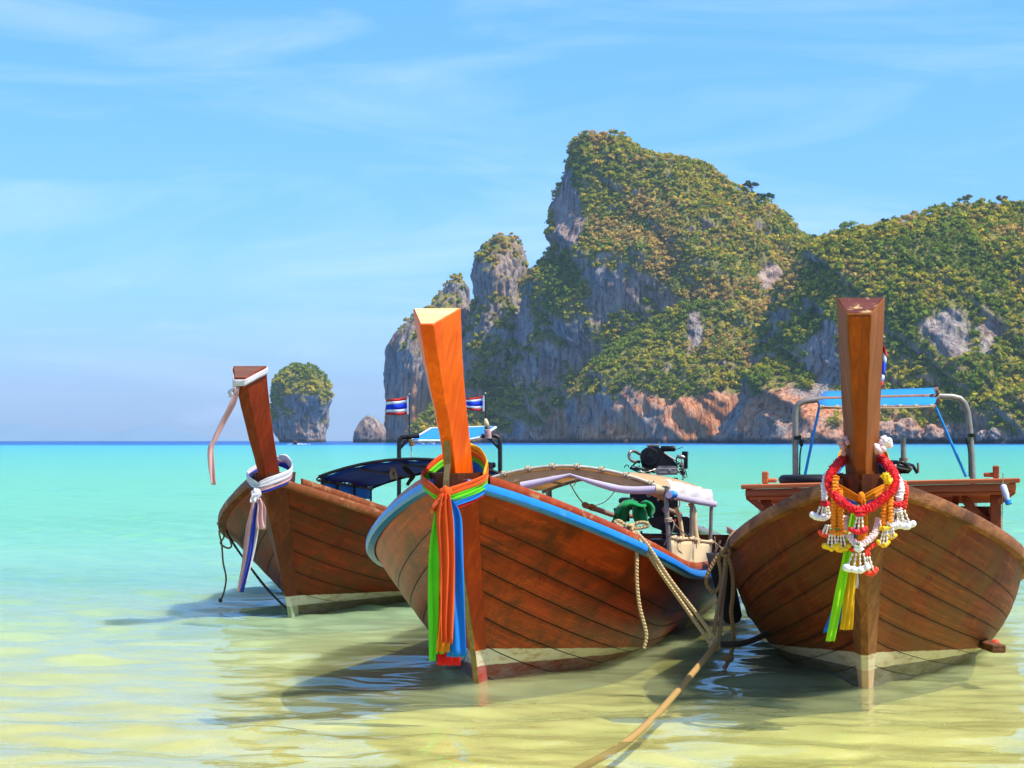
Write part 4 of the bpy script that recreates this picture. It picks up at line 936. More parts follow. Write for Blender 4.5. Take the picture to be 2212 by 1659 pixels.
    S([C.at(*z4(745, 350), 16.95), C.at(*z4(768, 395), 16.95), C.at(*z4(735, 440), 16.95)], 0.0045)
    S([C.at(*zE(330, 890), 18.4), C.at(*z4(960, 530), 17.6), C.at(*z4(1038, 445), 17.0)])
    S([C.at(*zE(1535, 1140), 17), C.at(*zE(1640, 1240), 17.3), C.at(*zE(1760, 1350), 17.6)], 0.006)
    S([C.at(*zE(1490, 1075), 16.9), C.at(*zE(1525, 1110), 16.9), C.at(*zE(1510, 1220), 16.9), C.at(*zE(1440, 1340), 16.95), C.at(*zE(1385, 1440), 17.0)], 0.006)
    S([C.at(*z4(1690, 760), 19.2), C.at(*z4(1700, 860), 19.2), C.at(*z4(1695, 900), 19.2)]); S([C.at(*z4(1680, 790), 19.2), C.at(*z4(1735, 835), 18.5), C.at(*z4(1770, 850), 17.5)])
    # thwarts
    for sy in (2.2, 4.4, 6.4): MB().box((0, sy, 0.40), (1.7, 0.22, 0.035), None, 0.006).build('thwart', 'redwood', b)
    # -------- engine on its swivel at the stern
    Y = 21.5
    E = lambda x, y, dy=0.0: C.at(*zE(1320 + (x - 1320) * 1.10, 800 + (y - 800) * 1.10), Y + dy)
    px = 1.10 * 0.829 / 5.529 * Y / FOCAL       # metres per crop pixel
    m = MB(); ring = []
    prof = [(1080, 200), (1120, 120), (1190, 85), (1300, 90), (1380, 150), (1560, 330), (1560, 440), (1240, 440), (1120, 400), (1075, 300)]
    m.loft([[E(*q, 0.02) for q in prof], [E(*q, 0.42) for q in prof]]); eng = m.build('engine', 'black', b)
    def sub(nm, mt, fn, sm=False):
        mb = MB(); fn(mb); return mb.build(nm, mt, eng, sm, 45)
    vw = Vector((0, 1, 0))
    fwd = (C.at(1106, 952, 10) - C.at(1106, 952, 11)).normalized()
    sub('timing_cover', 'black', lambda q: q.lathe(E(1190, 225, 0.0), fwd, [(-0.03, 128 * px), (0.03, 126 * px), (0.045, 112 * px), (0.045, 60 * px), (0.06, 55 * px), (0.06, 20 * px), (0.065, 2 * px)], 22), True)
    sub('water_outlet', 'alloy', lambda q: (q.box(E(1235, 78, 0.1), (150 * px, 0.12, 34 * px), None, 0.006), q.tube([E(1312, 85, 0.08), E(1314, 30, 0.08)], 9 * px, 6)))
    sub('oil_filter', 'black', lambda q: q.lathe(E(1335, 118, 0.05), (1, 0, 0), [(0, 30 * px), (15 * px, 38 * px), (180 * px, 38 * px), (195 * px, 28 * px)], 14), True)
    sub('lever', 'black', lambda q: q.tube([E(1535, 130, 0.05), E(1625, 98, 0.05)], 5 * px, 5))
    vc = [(1235, 405), (1310, 345), (1535, 345), (1560, 380), (1555, 460), (1290, 470)]
    sub('valve_cover', 'alloy', lambda q: q.loft([[E(*z_, -0.05) for z_ in vc], [E(*z_, 0.1) for z_ in vc]]))
    sub('cover_rib', 'alloy', lambda q: (q.bar(E(1300, 385, -0.06), E(1540, 385, -0.06), 0.014, 0.012), q.bar(E(1300, 430, -0.06), E(1545, 430, -0.06), 0.014, 0.012), q.lathe(E(1450, 405, -0.05), fwd, [(0, 26 * px), (0.02, 22 * px), (0.025, 4 * px)], 10)))
    sub('exhaust_pipe', 'alloy', lambda q: q.tube(spline([E(1060, 190, 0.1), E(985, 150, 0.05), E(930, 165, 0), E(922, 225, 0), E(965, 280, 0), E(1060, 292, 0.05)], 6), 21 * px, 9), True)
    sub('bracket', 'black', lambda q: (q.bar(E(930, 380, 0.05), E(1010, 300, 0.05), 0.02, 0.016), q.bar(E(930, 380, 0.05), E(1090, 380, 0.1), 0.02, 0.02), q.tube(spline([E(860, 370), E(870, 340), E(905, 335), E(915, 365)], 5), 7 * px, 6), q.bar(E(1090, 290), E(1100, 360), 0.02, 0.02)))
    sub('push_rod', 'alloy', lambda q: q.tube([E(1375, 170, -0.03), E(1470, 235, -0.03), E(1560, 285, -0.03)], 13 * px, 7), True)
    sub('carburettor', 'alloy', lambda q: (q.lathe(E(1545, 215, 0.0), (1, 0, -0.2), [(0, 18 * px), (40 * px, 30 * px), (90 * px, 26 * px), (110 * px, 14 * px)], 12), q.box(E(1600, 330, 0.03), (50 * px, 0.08, 60 * px), None, 0.006)), True)
    sub('air_box', 'black', lambda q: (q.box(E(1655, 180, 0.05), (70 * px, 0.1, 52 * px), None, 0.005), q.box(E(1665, 290, 0.05), (46 * px, 0.08, 190 * px), None, 0.005), q.lathe(E(1625, 440, 0.0), fwd, [(0, 34 * px), (0.03, 30 * px), (0.035, 6 * px)], 12)))
    rg = random.Random(4)
    for k in range(9):
        x0, y0 = rg.uniform(1520, 1620), rg.uniform(210, 420); x1, y1 = rg.uniform(1570, 1690), rg.uniform(330, 530)
        sub('hose', rg.choice(['black', 'alloy', 'rust']), lambda q: q.tube(spline([E(x0, y0, -0.02), E((x0 + x1) / 2 + rg.uniform(-40, 60), (y0 + y1) / 2, -0.05), E(x1, y1, 0.0)], 5), rg.uniform(6, 11) * px, 6), True)
    for k in range(8):
        sub('hose', rg.choice(['black', 'alloy']), lambda q: q.tube(spline([E(rg.uniform(930, 1050), rg.uniform(330, 400)), E(rg.uniform(1000, 1160), rg.uniform(360, 440), -0.04), E(rg.uniform(1150, 1280), rg.uniform(380, 450))], 5), rg.uniform(6, 11) * px, 6), True)
    low = [(930, 500), (1560, 500), (1560, 900), (1510, 1010), (1150, 1010), (1080, 900), (930, 860)]
    sub('gearbox', 'black', lambda q: q.loft([[E(*z_, 0.06) for z_ in low], [E(*z_, 0.40) for z_ in low]]))
    sub('flange', 'alloy', lambda q: q.lathe(E(1175, 725, 0.03), fwd, [(0, 32 * px), (0.02, 30 * px), (0.021, 14 * px), (0.012, 13 * px)], 14), True)
    sub('side_lug', 'rust', lambda q: q.bar(E(1290, 800, 0.0), E(1390, 715, 0.0), 0.03, 0.02))
    sub('air_intake', 'rust', lambda q: (q.tube([E(1405, 918, -0.10), E(1470, 935, -0.06), E(1600, 985, 0.02)], 34 * px, 12), q.lathe(E(1400, 917, -0.11), (C.at(1000, 950, 10) - C.at(1060, 953, 10.3)), [(0, 46 * px), (0.02, 46 * px)], 14)), True)
    pan = [(1140, 1040), (1250, 1010), (1600, 1000), (1740, 1030), (1735, 1200), (1690, 1240), (1420, 1215), (1230, 1150)]
    sub('engine_bed', 'black', lambda q: q.loft([[E(*z_, 0.0) for z_ in pan], [E(*z_, 0.34) for z_ in pan]]))
    sub('bed_arm', 'black', lambda q: (q.tube(spline([E(1080, 1195), E(1085, 1225), E(1120, 1240), E(1400, 1245), E(1650, 1235), E(1735, 1190), E(1745, 1030)], 5), 15 * px, 7),), True)
    sub('swivel_post', 'black', lambda q: (q.lathe(E(1390, 1400, 0.15), (0, 0, 1), [(0, 70 * px), (0.05, 60 * px), (0.07, 48 * px), (0.20, 48 * px)], 14), q.box(E(1390, 1400, 0.15), (370 * px, 0.2, 0.05), None, 0.006), q.box(E(1330, 1390, 0.1), (260 * px, 0.24, 0.14), None, 0.006)))
    sub('red_wire', 'p_coral', lambda q: q.tube(spline([E(1565, 890, -0.05), E(1585, 840, -0.05), E(1580, 800, -0.05)], 4), 9 * px, 6), True)
    sub('red_wire', 'p_coral', lambda q: q.tube(spline([E(1520, 1075, -0.05), E(1525, 1040, -0.05)], 3), 12 * px, 6), True)
    sub('tiller', 'rust', lambda q: (q.tube([E(335, 855, -3.2), E(700, 985, -0.9), E(1100, 1010, 0.1)], 32 * px, 10), q.lathe(E(345, 858, -3.22), (C.at(1000, 950, 10) - C.at(1040, 956, 11)), [(-0.02, 36 * px), (0.012, 36 * px)], 14), q.tube([E(430, 886, -2.85), E(450, 893, -2.75)], 40 * px, 12)), True)
    sub('handle_bar', 'black', lambda q: (q.tube([E(720, 920, -0.6), E(860, 900, -0.6), E(1130, 900, -0.6), E(1200, 950, -0.2)], 22 * px, 8), q.tube([E(900, 910, -0.6), E(905, 1060, -0.5)], 24 * px, 8)), True)
    sub('seat_pad', 'black', lambda q: q.box(E(900, 800, -0.2), (200 * px, 0.2, 80 * px), None, 0.02))
    sub('fuel_bracket', 'alloy', lambda q: (q.bar(E(1680, 1000, 0.1), E(1665, 1090, 0.1), 0.02, 0.03), q.tube(spline([E(1660, 860, 0.1), E(1750, 900, 0.1), E(1760, 1040, 0.1)], 4), 9 * px, 6)))
    pe = E(1390, 1415, 0.15); MB().box((pe.x, pe.y, (0.14 + pe.z) / 2), (0.5, 0.34, pe.z - 0.14), None, 0.02).build('engine_mount', 'darkwood', b)
    tube('propeller_shaft', 'steel', b, [E(1650, 1130, 0.5), E(1890, 1205, 1.1), E(2700, 1560, 4.0)], 0.05, 10)
    tube('shaft_strut', 'black', b, [E(1880, 1160, 1.0), E(2700, 1500, 3.9)], 0.016, 8)
center_boat()

def drape(front, grid_pts, mat, name, parent, thick=0.006, n=4):
    G = [spline(r, n) for r in grid_pts]; G2 = list(zip(*[spline([G[i][j] for i in range(len(G))], n) for j in range(len(G[0]))]))
    return MB().sheet([list(r) for r in G2], thick).build(name, mat, parent, True)

def towel():
    Y = 20.6; E = lambda x, y, dy=0.0: at(*zE(x, y), Y + dy)
    t = empty('green_cloth', E(900, 900)); tag(t, 'emerald green cloth draped over the black handle in front of the engine', 'cloth'); o = Vector(t.location)
    def piece(rows, nm):
        d = drape(None, [[E(*p) for p in r] for r in rows], 'towel', nm, t)
        d.location = -o
    # left fall, right fall, and the bunch over the bar
    piece([[(800, 805, .05), (905, 785, 0), (1020, 820, .06)], [(715, 880, 0), (830, 850, -.12), (950, 860, 0)], [(665, 980, .02), (770, 960, -.10), (880, 960, .02)], [(650, 1060, 0), (740, 1050, -.06), (850, 1040, 0)], [(618, 1110, .02), (720, 1130, -.04), (830, 1130, .02)]], 'cloth_fall')
    piece([[(1040, 830, .06), (1120, 795, 0), (1210, 830, .05)], [(1090, 850, 0), (1170, 830, -.1), (1250, 900, 0)], [(1120, 920, .02), (1190, 920, -.06), (1245, 970, .02)], [(1150, 1000, 0), (1190, 1020, -.04), (1215, 1020, 0)], [(1170, 1030, 0), (1185, 1045, -.02), (1198, 1040, 0)]], 'cloth_fall')
    piece([[(930, 880, .1), (1040, 870, .0), (1140, 890, .1)], [(930, 1000, .08), (1040, 1000, -.05), (1140, 1000, .08)], [(945, 1060, .05), (1040, 1060, -.05), (1150, 1070, .05)], [(960, 1100, .05), (1060, 1130, -.03), (1165, 1115, .05)]], 'cloth_fall')
    piece([[(840, 850, .1), (930, 815, 0), (1060, 850, .05), (1120, 820, .1)], [(840, 865, -.05), (930, 840, -.12), (1060, 870, -.1), (1130, 840, -.05)], [(850, 900, -.08), (930, 890, -.12), (1060, 895, -.12), (1130, 890, -.1)]], 'cloth_bunch')
towel()

def flag(parts_Y, pole, corners, label, r=0.008, mat='blackpipe', extra=None):
    """pole: two picture points; corners: hoist top, hoist bottom, fly top, fly bottom in picture points"""
    base = at(*pole[1], parts_Y); t = empty('flag', base); tag(t, label, 'flag', 'red white and blue striped flags'); 
    W = lambda q, dy=0.0: at(q[0], q[1], parts_Y + dy) - base
    tube('flag_pole', mat, t, [W(pole[1]), W(pole[0])], r, 7)
    MB().ball(W(pole[0]), r * 2.0, 8, 5).build('pole_cap', 'alloy', t, True)
    ht, hb, ft, fb = [np.array(c, float) for c in corners]; cuts = [0, 1 / 6, 2 / 6, 4 / 6, 5 / 6, 1]; names = ['flag_red', 'flag_white', 'flag_blue', 'flag_white', 'flag_red']
    for a, b_, mt in zip(cuts[:-1], cuts[1:], names):
        g = []
        for i in range(13):
            u = i / 12; row = []
            for v in (a, (a + b_) / 2, b_):
                hp = ht + (hb - ht) * v; fp = ft + (fb - ft) * v; p = hp + (fp - hp) * u
                p = p + np.array([0, 2.0 * math.sin(u * 5.5) * u]); row.append(W(p, 0.05 * math.sin(u * 7 + v * 1.5) * u))
            g.append(row)
        MB().sheet(g, 0.002).build('stripe', mt, t, True)
    g = [[W(ht + (hb - ht) * v + np.array([o_, 0]), -0.004) for v in (0, 0.5, 1)] for o_ in (-3.0, 1.0)]
    MB().sheet(g, 0.004).build('hoist_band', 'flag_white', t)
    return t

def left_boat():
    b = L.root
    cv = empty('canopy', (0, 0, 0), 0, b)
    a0 = arch(L, 4.0, 1.10, 1.185, 1.385, tilt=0.0); a1 = arch(L, 6.0, 1.10, 1.05, 1.265)
    g = [[p.lerp(q, k / 8) + Vector((0, 0, -0.02 * math.sin(math.pi * ((k / 8 * 2) % 1)) - 0.012 * math.sin(i * 1.57) ** 2)) for i, (p, q) in enumerate(zip(a0, a1))] for k in range(9)]
    MB().sheet(g, 0.006).build('tarp', 'tarp_dark', cv, True)
    tube('hoop', 'blackpipe', cv, [p + Vector((0, -0.01, 0.014)) for p in a0], 0.018); tube('hoop', 'blackpipe', cv, [p + Vector((0, 0.01, -0.014)) for p in a1], 0.018)
    for k in (0, 3, 6, 9, 12, 14): tube('ridge_pole', 'blackpipe', cv, [a0[k] - Vector((0, 0, 0.03)), a1[k] - Vector((0, 0, 0.03))], 0.016)
    g = [[a0[0].lerp(a1[0], t) + Vector((-0.012 + 0.008 * math.sin(t * 17), 0, -0.02 - 0.14 * w)) for w in (0, .33, .66, 1)] for t in np.linspace(0.04, 0.98, 15)]
    MB().sheet(g, 0.004).build('valance', 'tarp_blue', cv, True)
    for q in (0.04, 0.30): tube('leg', 'blackpipe', cv, [a0[0].lerp(a1[0], q) + Vector((0.02, 0, 0)), a0[0].lerp(a1[0], q) + Vector((0.02, 0, -0.75))], 0.017)
    for q in (0.62,): tube('leg', 'blackpipe', cv, [a0[0].lerp(a1[0], q) + Vector((0.02, 0, 0)), a0[0].lerp(a1[0], q) + Vector((0.02, 0, -0.75))], 0.015)
    p = a1[0]; tube('leg', 'blackpipe', cv, [p + Vector((-0.02, -0.25, 0)), p + Vector((-0.02, -0.25, -0.36)), p + Vector((-0.02, -0.2, -0.41)), p + Vector((-0.02, -0.06, -0.41)), p + Vector((-0.02, 0.0, -0.36)), p + Vector((-0.02, 0, 0))], 0.014, 7, 4)
    tube('leg', 'blackpipe', cv, [a0[-1], a0[-1] - Vector((0, 0, 0.75))], 0.017); tube('leg', 'blackpipe', cv, [a1[-1], a1[-1] - Vector((0, 0, 0.65))], 0.017)
    for k in range(0, 14, 2): lash(cv, a0[0].lerp(a1[0], k / 14) - Vector((0, 0, 0.015)), 0.024, 'rust', 'lashing', (0, 1, 0))
    # stern arch with a light blue awning
    Y = 26.0; W = lambda x, y, dy=0.0: L.at(x, y, Y + dy)
    fr = empty('stern_arch', (0, 0, 0), 0, b)
    tube('arch_pipe', 'blackpipe', fr, [W(862, 1120), W(862, 960), W(863, 950), W(868, 945), W(886, 943), W(906, 942)], 0.028, 8)
    tube('arch_pipe', 'blackpipe', fr, [W(1081, 1120), W(1080, 955), W(1078, 946), W(1072, 942), W(1060, 940), W(1040, 942)], 0.028, 8)
    tube('brace', 'blackpipe', fr, [W(864, 968), W(876, 955), W(888, 946)], 0.02, 8); tube('brace', 'blackpipe', fr, [W(1078, 968), W(1066, 955), W(1052, 944)], 0.02, 8)
    aw = [[(884, 952, 0), (930, 952, 0), (975, 952, 0), (1012, 950, 0), (1036, 945, 0), (1050, 938, .05)], [(908, 939, .7), (950, 938, .7), (985, 937, .7), (1020, 936, .7), (1042, 934, .7), (1060, 930, .7)], [(930, 926, 1.4), (965, 925, 1.4), (995, 924, 1.4), (1030, 923, 1.4), (1052, 922, 1.4), (1071, 923, 1.4)]]
    drape(None, [[W(*p) for p in r] for r in aw], 'tarp_blue', 'awning', fr, 0.01, 3)
    rim = [aw[0][k] for k in range(6)] + [aw[1][5]] + [aw[2][k] for k in range(5, -1, -1)] + [aw[1][0], aw[0][0]]
    tube('awning_rim', 'boatwhite', fr, [W(*p) for p in rim], 0.016, 7)
    m = MB(); m.tube([W(1049, 904, -.1), W(1050, 912, -.1), W(1052, 922, -.1)], [0.012, 0.03, 0.034], 9); m.build('wrapped_bundle', 'canvas', fr, True)
    m = MB(); m.tube([W(1052, 922, -.1), W(1054, 934, -.1)], 0.032, 9); m.tube([W(1054, 934, -.1), W(1056, 948, -.1)], 0.03, 9); m.build('wrapped_bundle', 'blackpipe', fr, True)
    for k in range(3): lash(fr, W(1053 + k, 930 + 7 * k, -.1), 0.036, 'pink')
    tube('string', 'rope', fr, [W(889, 950), W(888, 975), W(889, 1003)], 0.006, 5); MB().ball(W(889, 1004), 0.014, 8, 5).build('string_knot', 'rope', fr, True)
    lash(fr, W(888, 952), 0.03, 'rope2'); lash(fr, W(890, 960), 0.03, 'rope2')
    # engine seen beyond the bow of the next boat
    m = MB(); m.lathe(W(1028, 1012), (1, 0, 0.05), [(0, 0.05), (0.02, 0.07), (0.2, 0.07), (0.22, 0.04)], 12); m.box(W(1042, 1022), (0.22, 0.2, 0.12), None, 0.02); m.lathe(W(1052, 1006), (1, 0, 0.1), [(0, 0.03), (0.1, 0.035), (0.11, 0.02)], 10)
    e = m.build('engine', 'black', b)
    for k in range(7):
        rg = random.Random(k); MB().tube(spline([W(1030 + rg.uniform(0, 15), 1010 + rg.uniform(0, 15), -.1), W(1045 + rg.uniform(0, 15), 1015 + rg.uniform(0, 15), -.15), W(1060 + rg.uniform(0, 10), 1022 + rg.uniform(-5, 10), -.1)], 4), 0.014, 6).build('hose', rg.choice(['black', 'alloy', 'rust']), e, True)
    pe = W(1040, 1024); MB().box((pe.x, pe.y, (0.14 + pe.z) / 2), (0.22, 0.26, pe.z - 0.14), None, 0.02).build('engine_mount', 'darkwood', b)
    for sy in (2.4, 4.6, 6.6): MB().box((0, sy, 0.34), (1.8, 0.22, 0.035), None, 0.006).build('thwart', 'darkwood', b)
    # ropes lying on the canopy
    Yc = 23.6
    def hank(nm, mt, pts, label, r, n):
        base = at(*pts[0], Yc); t = empty(nm, base); tag(t, label, 'rope'); rg = random.Random(n)
        for k in range(n):
            P = [at(x + rg.uniform(-3, 3), y + rg.uniform(-2, 2), Yc - 0.03 - 0.02 * rg.random()) - base for x, y in pts]
            tube('strand', mt, t, P, r, 6, 5)
    hank('rope_hank', 'string', [(845, 998), (848, 1010), (846, 1022), (849, 1034)], 'pale frayed rope hank hanging on the dark blue canopy', 0.012, 3)
    hank('rope_hank', 'string', [(852, 999), (851, 1012), (855, 1023), (856, 1035)], 'short cream rope end beside the frayed hank on the dark blue canopy', 0.012, 2)
    hank('rope_hank', 'rope3', [(868, 1006), (884, 1018), (893, 1028), (884, 1040), (880, 1048)], 'thick dark brown rope hank draped over the dark blue canopy', 0.022, 2)
    hank('rope_hank', 'rope2', [(905, 1044), (901, 1060), (897, 1076), (905, 1074), (909, 1058), (911, 1046)], 'thin brown rope loop dangling under the dark blue canopy', 0.009, 1)
left_boat()
flag(26.0, ((884, 852), (884, 948)), ((882, 856), (882, 895), (834, 865), (834, 898)), 'striped flag flying left of the tall orange stem post')
flag(26.0, ((1048, 850), (1050, 908)), ((1046, 854), (1046, 888), (1001, 863), (1000, 885)), 'striped flag flying just right of the tall orange stem post')

def right_boat():
    b = R.root
    dk = empty('roof_deck', (0, 0, 0), 0, b)
    zf = lambda x: 1.262 + 0.028 * x
    Rr = Matrix.Rotation(-0.028, 3, 'Y')
    MB().box((0, 3.08, zf(0) + 0.0), (2.16, 0.16, 0.036), Rr, 0.006).build('top_board', 'roofwood', dk)
    MB().box((0, 3.06, zf(0) - 0.05), (2.10, 0.05, 0.058), Rr, 0.008).build('fascia', 'roofwood', dk)
    MB().box((0, 3.10, zf(0) - 0.095), (2.04, 0.05, 0.030), Rr, 0.006).build('fascia', 'roofwood', dk)
    for side in (-1, 1):
        a = Vector((1.03 * side, 3.08, zf(1.03 * side) - 0.05)); e = Vector((0.92 * side, 5.1, 1.03)); MB().bar(a, e, 0.04, 0.09, 0.006).build('side_beam', 'roofwood', dk)
        o = MB(); V = [a + Vector((0.0, 0, 0)), a + Vector((-0.10 * side, 0, -0.10))]; o.bar(a + Vector((0.005 * side, 0.03, -0.03)), a + Vector((-0.12 * side, 0.03, -0.13)), 0.03, 0.05); o.build('corner_block', 'cabinwood', dk)
    for k in range(10):
        s0 = 3.2 + k * 0.19; z = 1.205 - (s0 - 3.1) * 0.085
        MB().box((0, s0, z), (1.98 - 0.02 * k, 0.182, 0.022), Rr, 0.004).build('roof_plank', 'roofwood', dk)
    for sx in (-0.6, 0, 0.6): MB().bar((sx, 3.12, zf(sx) - 0.09), (sx, 5.1, 1.015), 0.05, 0.04).build('rafter', 'cabinwood', dk)
    for side in (-1, 1):
        MB().bar((0.90 * side, 3.22, 0.40), (0.90 * side, 3.22, zf(0.9 * side) - 0.11), 0.085, 0.085, 0.008, up=(0, 1, 0)).build('post', 'cabinwood', b)
        MB().bar((0.84 * side, 4.9, 0.40), (0.86 * side, 4.9, 1.02), 0.08, 0.08, 0.008, up=(0, 1, 0)).build('post', 'cabinwood', b)
        kn = [Vector((0.87 * side, 3.24, 0.93)), Vector((0.80 * side, 3.24, 0.985)), Vector((0.72 * side, 3.24, 1.06)), Vector((0.66 * side, 3.24, 1.145))]
        m = MB(); m.loft([[p + Vector((x, y, z)) for x, y, z in ((-.02, -.02, -.03), (.02, -.02, -.03), (.02, .02, .03), (-.02, .02, .03))] for p in spline(kn, 4)]); m.build('knee', 'cabinwood', b)
        for k in range(7):
            y0 = 3.32 + k * 0.225; MB().box((0.885 * side, y0 + 0.1, 0.68), (0.022, 0.218, 0.62), None, 0.004).build('side_board', 'cabinwood', b)
    for k in range(9): MB().box((-0.8 + 0.2 * k, 4.95, 0.72), (0.194, 0.022, 0.62), None, 0.004).build('bulkhead_board', 'cabinwood', b)
    for side in (-1, 1):
        p = Vector((0.90 * side, 3.16, zf(0.9 * side) + 0.018)); m = MB(); m.box(p + Vector((0, 0, 0.05)), (0.05, 0.06, 0.10), None, 0.008); m.box(p + Vector((-0.05 * side, 0, 0.028)), (0.09, 0.05, 0.035), None, 0.01); m.build('cleat', 'roofwood', dk)
    # stern arch with blue awning
    Y = 20.2; W = lambda x, y, dy=0.0: R.at(x, y, Y + dy); fr = empty('stern_arch', (0, 0, 0), 0, b)
    tube('arch_pipe', 'steel', fr, [W(1719, 1110), W(1718, 900), W(1719, 885), W(1725, 873), W(1737, 867), W(1752, 865), W(1775, 862)], 0.03, 9)
    tube('arch_pipe', 'steel', fr, [W(2106, 1110), W(2096, 930), W(2091, 890), W(2085, 872), W(2074, 861), W(2058, 857), W(2026, 856)], 0.03, 9)
    tube('cross_pipe', 'rust', fr, [W(1775, 862, .03), W(2028, 856, .03)], 0.024, 8)
    tube('strut', 'bluepole', fr, [W(1770, 878), W(1738, 1030)], 0.014, 7); tube('strut', 'bluepole', fr, [W(2020, 876), W(2087, 1030)], 0.014, 7)
    aw = [[(1772, 878, -.25), (1850, 879, -.25), (1940, 879, -.25), (2018, 876, -.25)], [(1768, 864, .0), (1850, 862, .0), (1940, 860, .0), (2024, 858, .0)], [(1780, 846, .5), (1855, 844, .5), (1945, 841, .5), (2026, 838, .5)]]
    drape(None, [[W(*p) for p in r] for r in aw], 'tarp_blue', 'awning', fr, 0.01, 4)
    tube('awning_pole', 'rust', fr, [W(1770, 880, -.26), W(2022, 878, -.26)], 0.014, 7)
    tube('awning_cord', 'string', fr, [W(1776, 878, -.28), W(1850, 881, -.28), W(1950, 881, -.28), W(2016, 878, -.28)], 0.007, 5, 4)
    for k in range(8): lash(fr, W(1776 + k * 34, 880 - 0.3 * k, -.26), 0.017, 'string', 'lashing', (1, 0, 0))
    for x, y in ((1770, 868), (2026, 862), (2024, 845)): lash(fr, W(x, y, 0), 0.034, 'rust', 'lashing', (1, 0, 0.3))
    for x, y, d in ((1722, 945, 1), (2099, 940, -1)):
        lash(fr, W(x, y), 0.036, 'cord'); tube('cord', 'cord', fr, [W(x + 4 * d, y, -.04), W(x + 9 * d, y + 14, -.04), W(x + 6 * d, y + 40, -.04), W(x + 5 * d, 1030, -.04)], 0.008, 5, 4)
        MB().ball(W(x + 9 * d, y + 12, -.04), 0.03, 7, 5, (0.7, 0.7, 1.3)).build('cord_knot', 'cord', fr, True)
    # engine
    Ye = 20.8; E = lambda x, y, dy=0.0: R.at(x, y, Ye + dy)
    m = MB(); m.box(E(1915, 1020, .1), (0.28, 0.3, 0.24), None, 0.03); m.lathe(E(1892, 992, -.05), (1, 0, 0), [(0, 0.05), (0.03, 0.075), (0.10, 0.075), (0.12, 0.05)], 12); m.box(E(1945, 1012), (0.2, 0.2, 0.1), None, 0.02); e = m.build('engine', 'black', b)
    for k in range(12):
        rg = random.Random(k + 50); MB().tube(spline([E(1905 + rg.uniform(0, 25), 1000 + rg.uniform(0, 12), -.15), E(1925 + rg.uniform(0, 25), 998 + rg.uniform(0, 15), -.2), E(1945 + rg.uniform(0, 25), 1008 + rg.uniform(0, 12), -.15)], 4), rg.uniform(0.008, 0.02), 6).build('hose', rg.choice(['black', 'black', 'alloy']), e, True)
    tube('lever', 'black', e, [E(1950, 1000), E(1972, 1006), E(1982, 1022)], 0.018, 7); tube('lever_grip', 'rust', e, [E(1983, 1000), E(1984, 1020)], 0.012, 7)
    tube('exhaust_stack', 'steel', e, [E(1952, 1015), E(1951, 945)], 0.027, 12); MB().lathe(E(1952, 996), (0, 0, 1), [(0, 0.045), (0.03, 0.045)], 12).build('clamp', 'rust', e)
    pe = E(1918, 1040, .1); MB().box((pe.x, pe.y, (0.14 + pe.z) / 2), (0.26, 0.3, pe.z - 0.14), None, 0.02).build('engine_mount', 'darkwood', b)
    # block of wood at the waterline
    p = R.loc(at(2118, 1388, 15.1)); q = R.loc(at(2158, 1402, 14.6)); MB().bar(p, q, 0.10, 0.055, 0.008).build('side_block', 'railR', b)
    MB().ball(R.loc(at(2150, 1394, 14.85)), 0.045, 10, 6, (0.8, 0.8, 1.0)).build('red_plug', 'p_coral', b, True)
right_boat()
flag(20.3, ((1908, 728), (1901, 862)), ((1905, 733), (1898, 838), (1917, 765), (1908, 838)), 'furled striped flag half hidden behind the brown stem post')

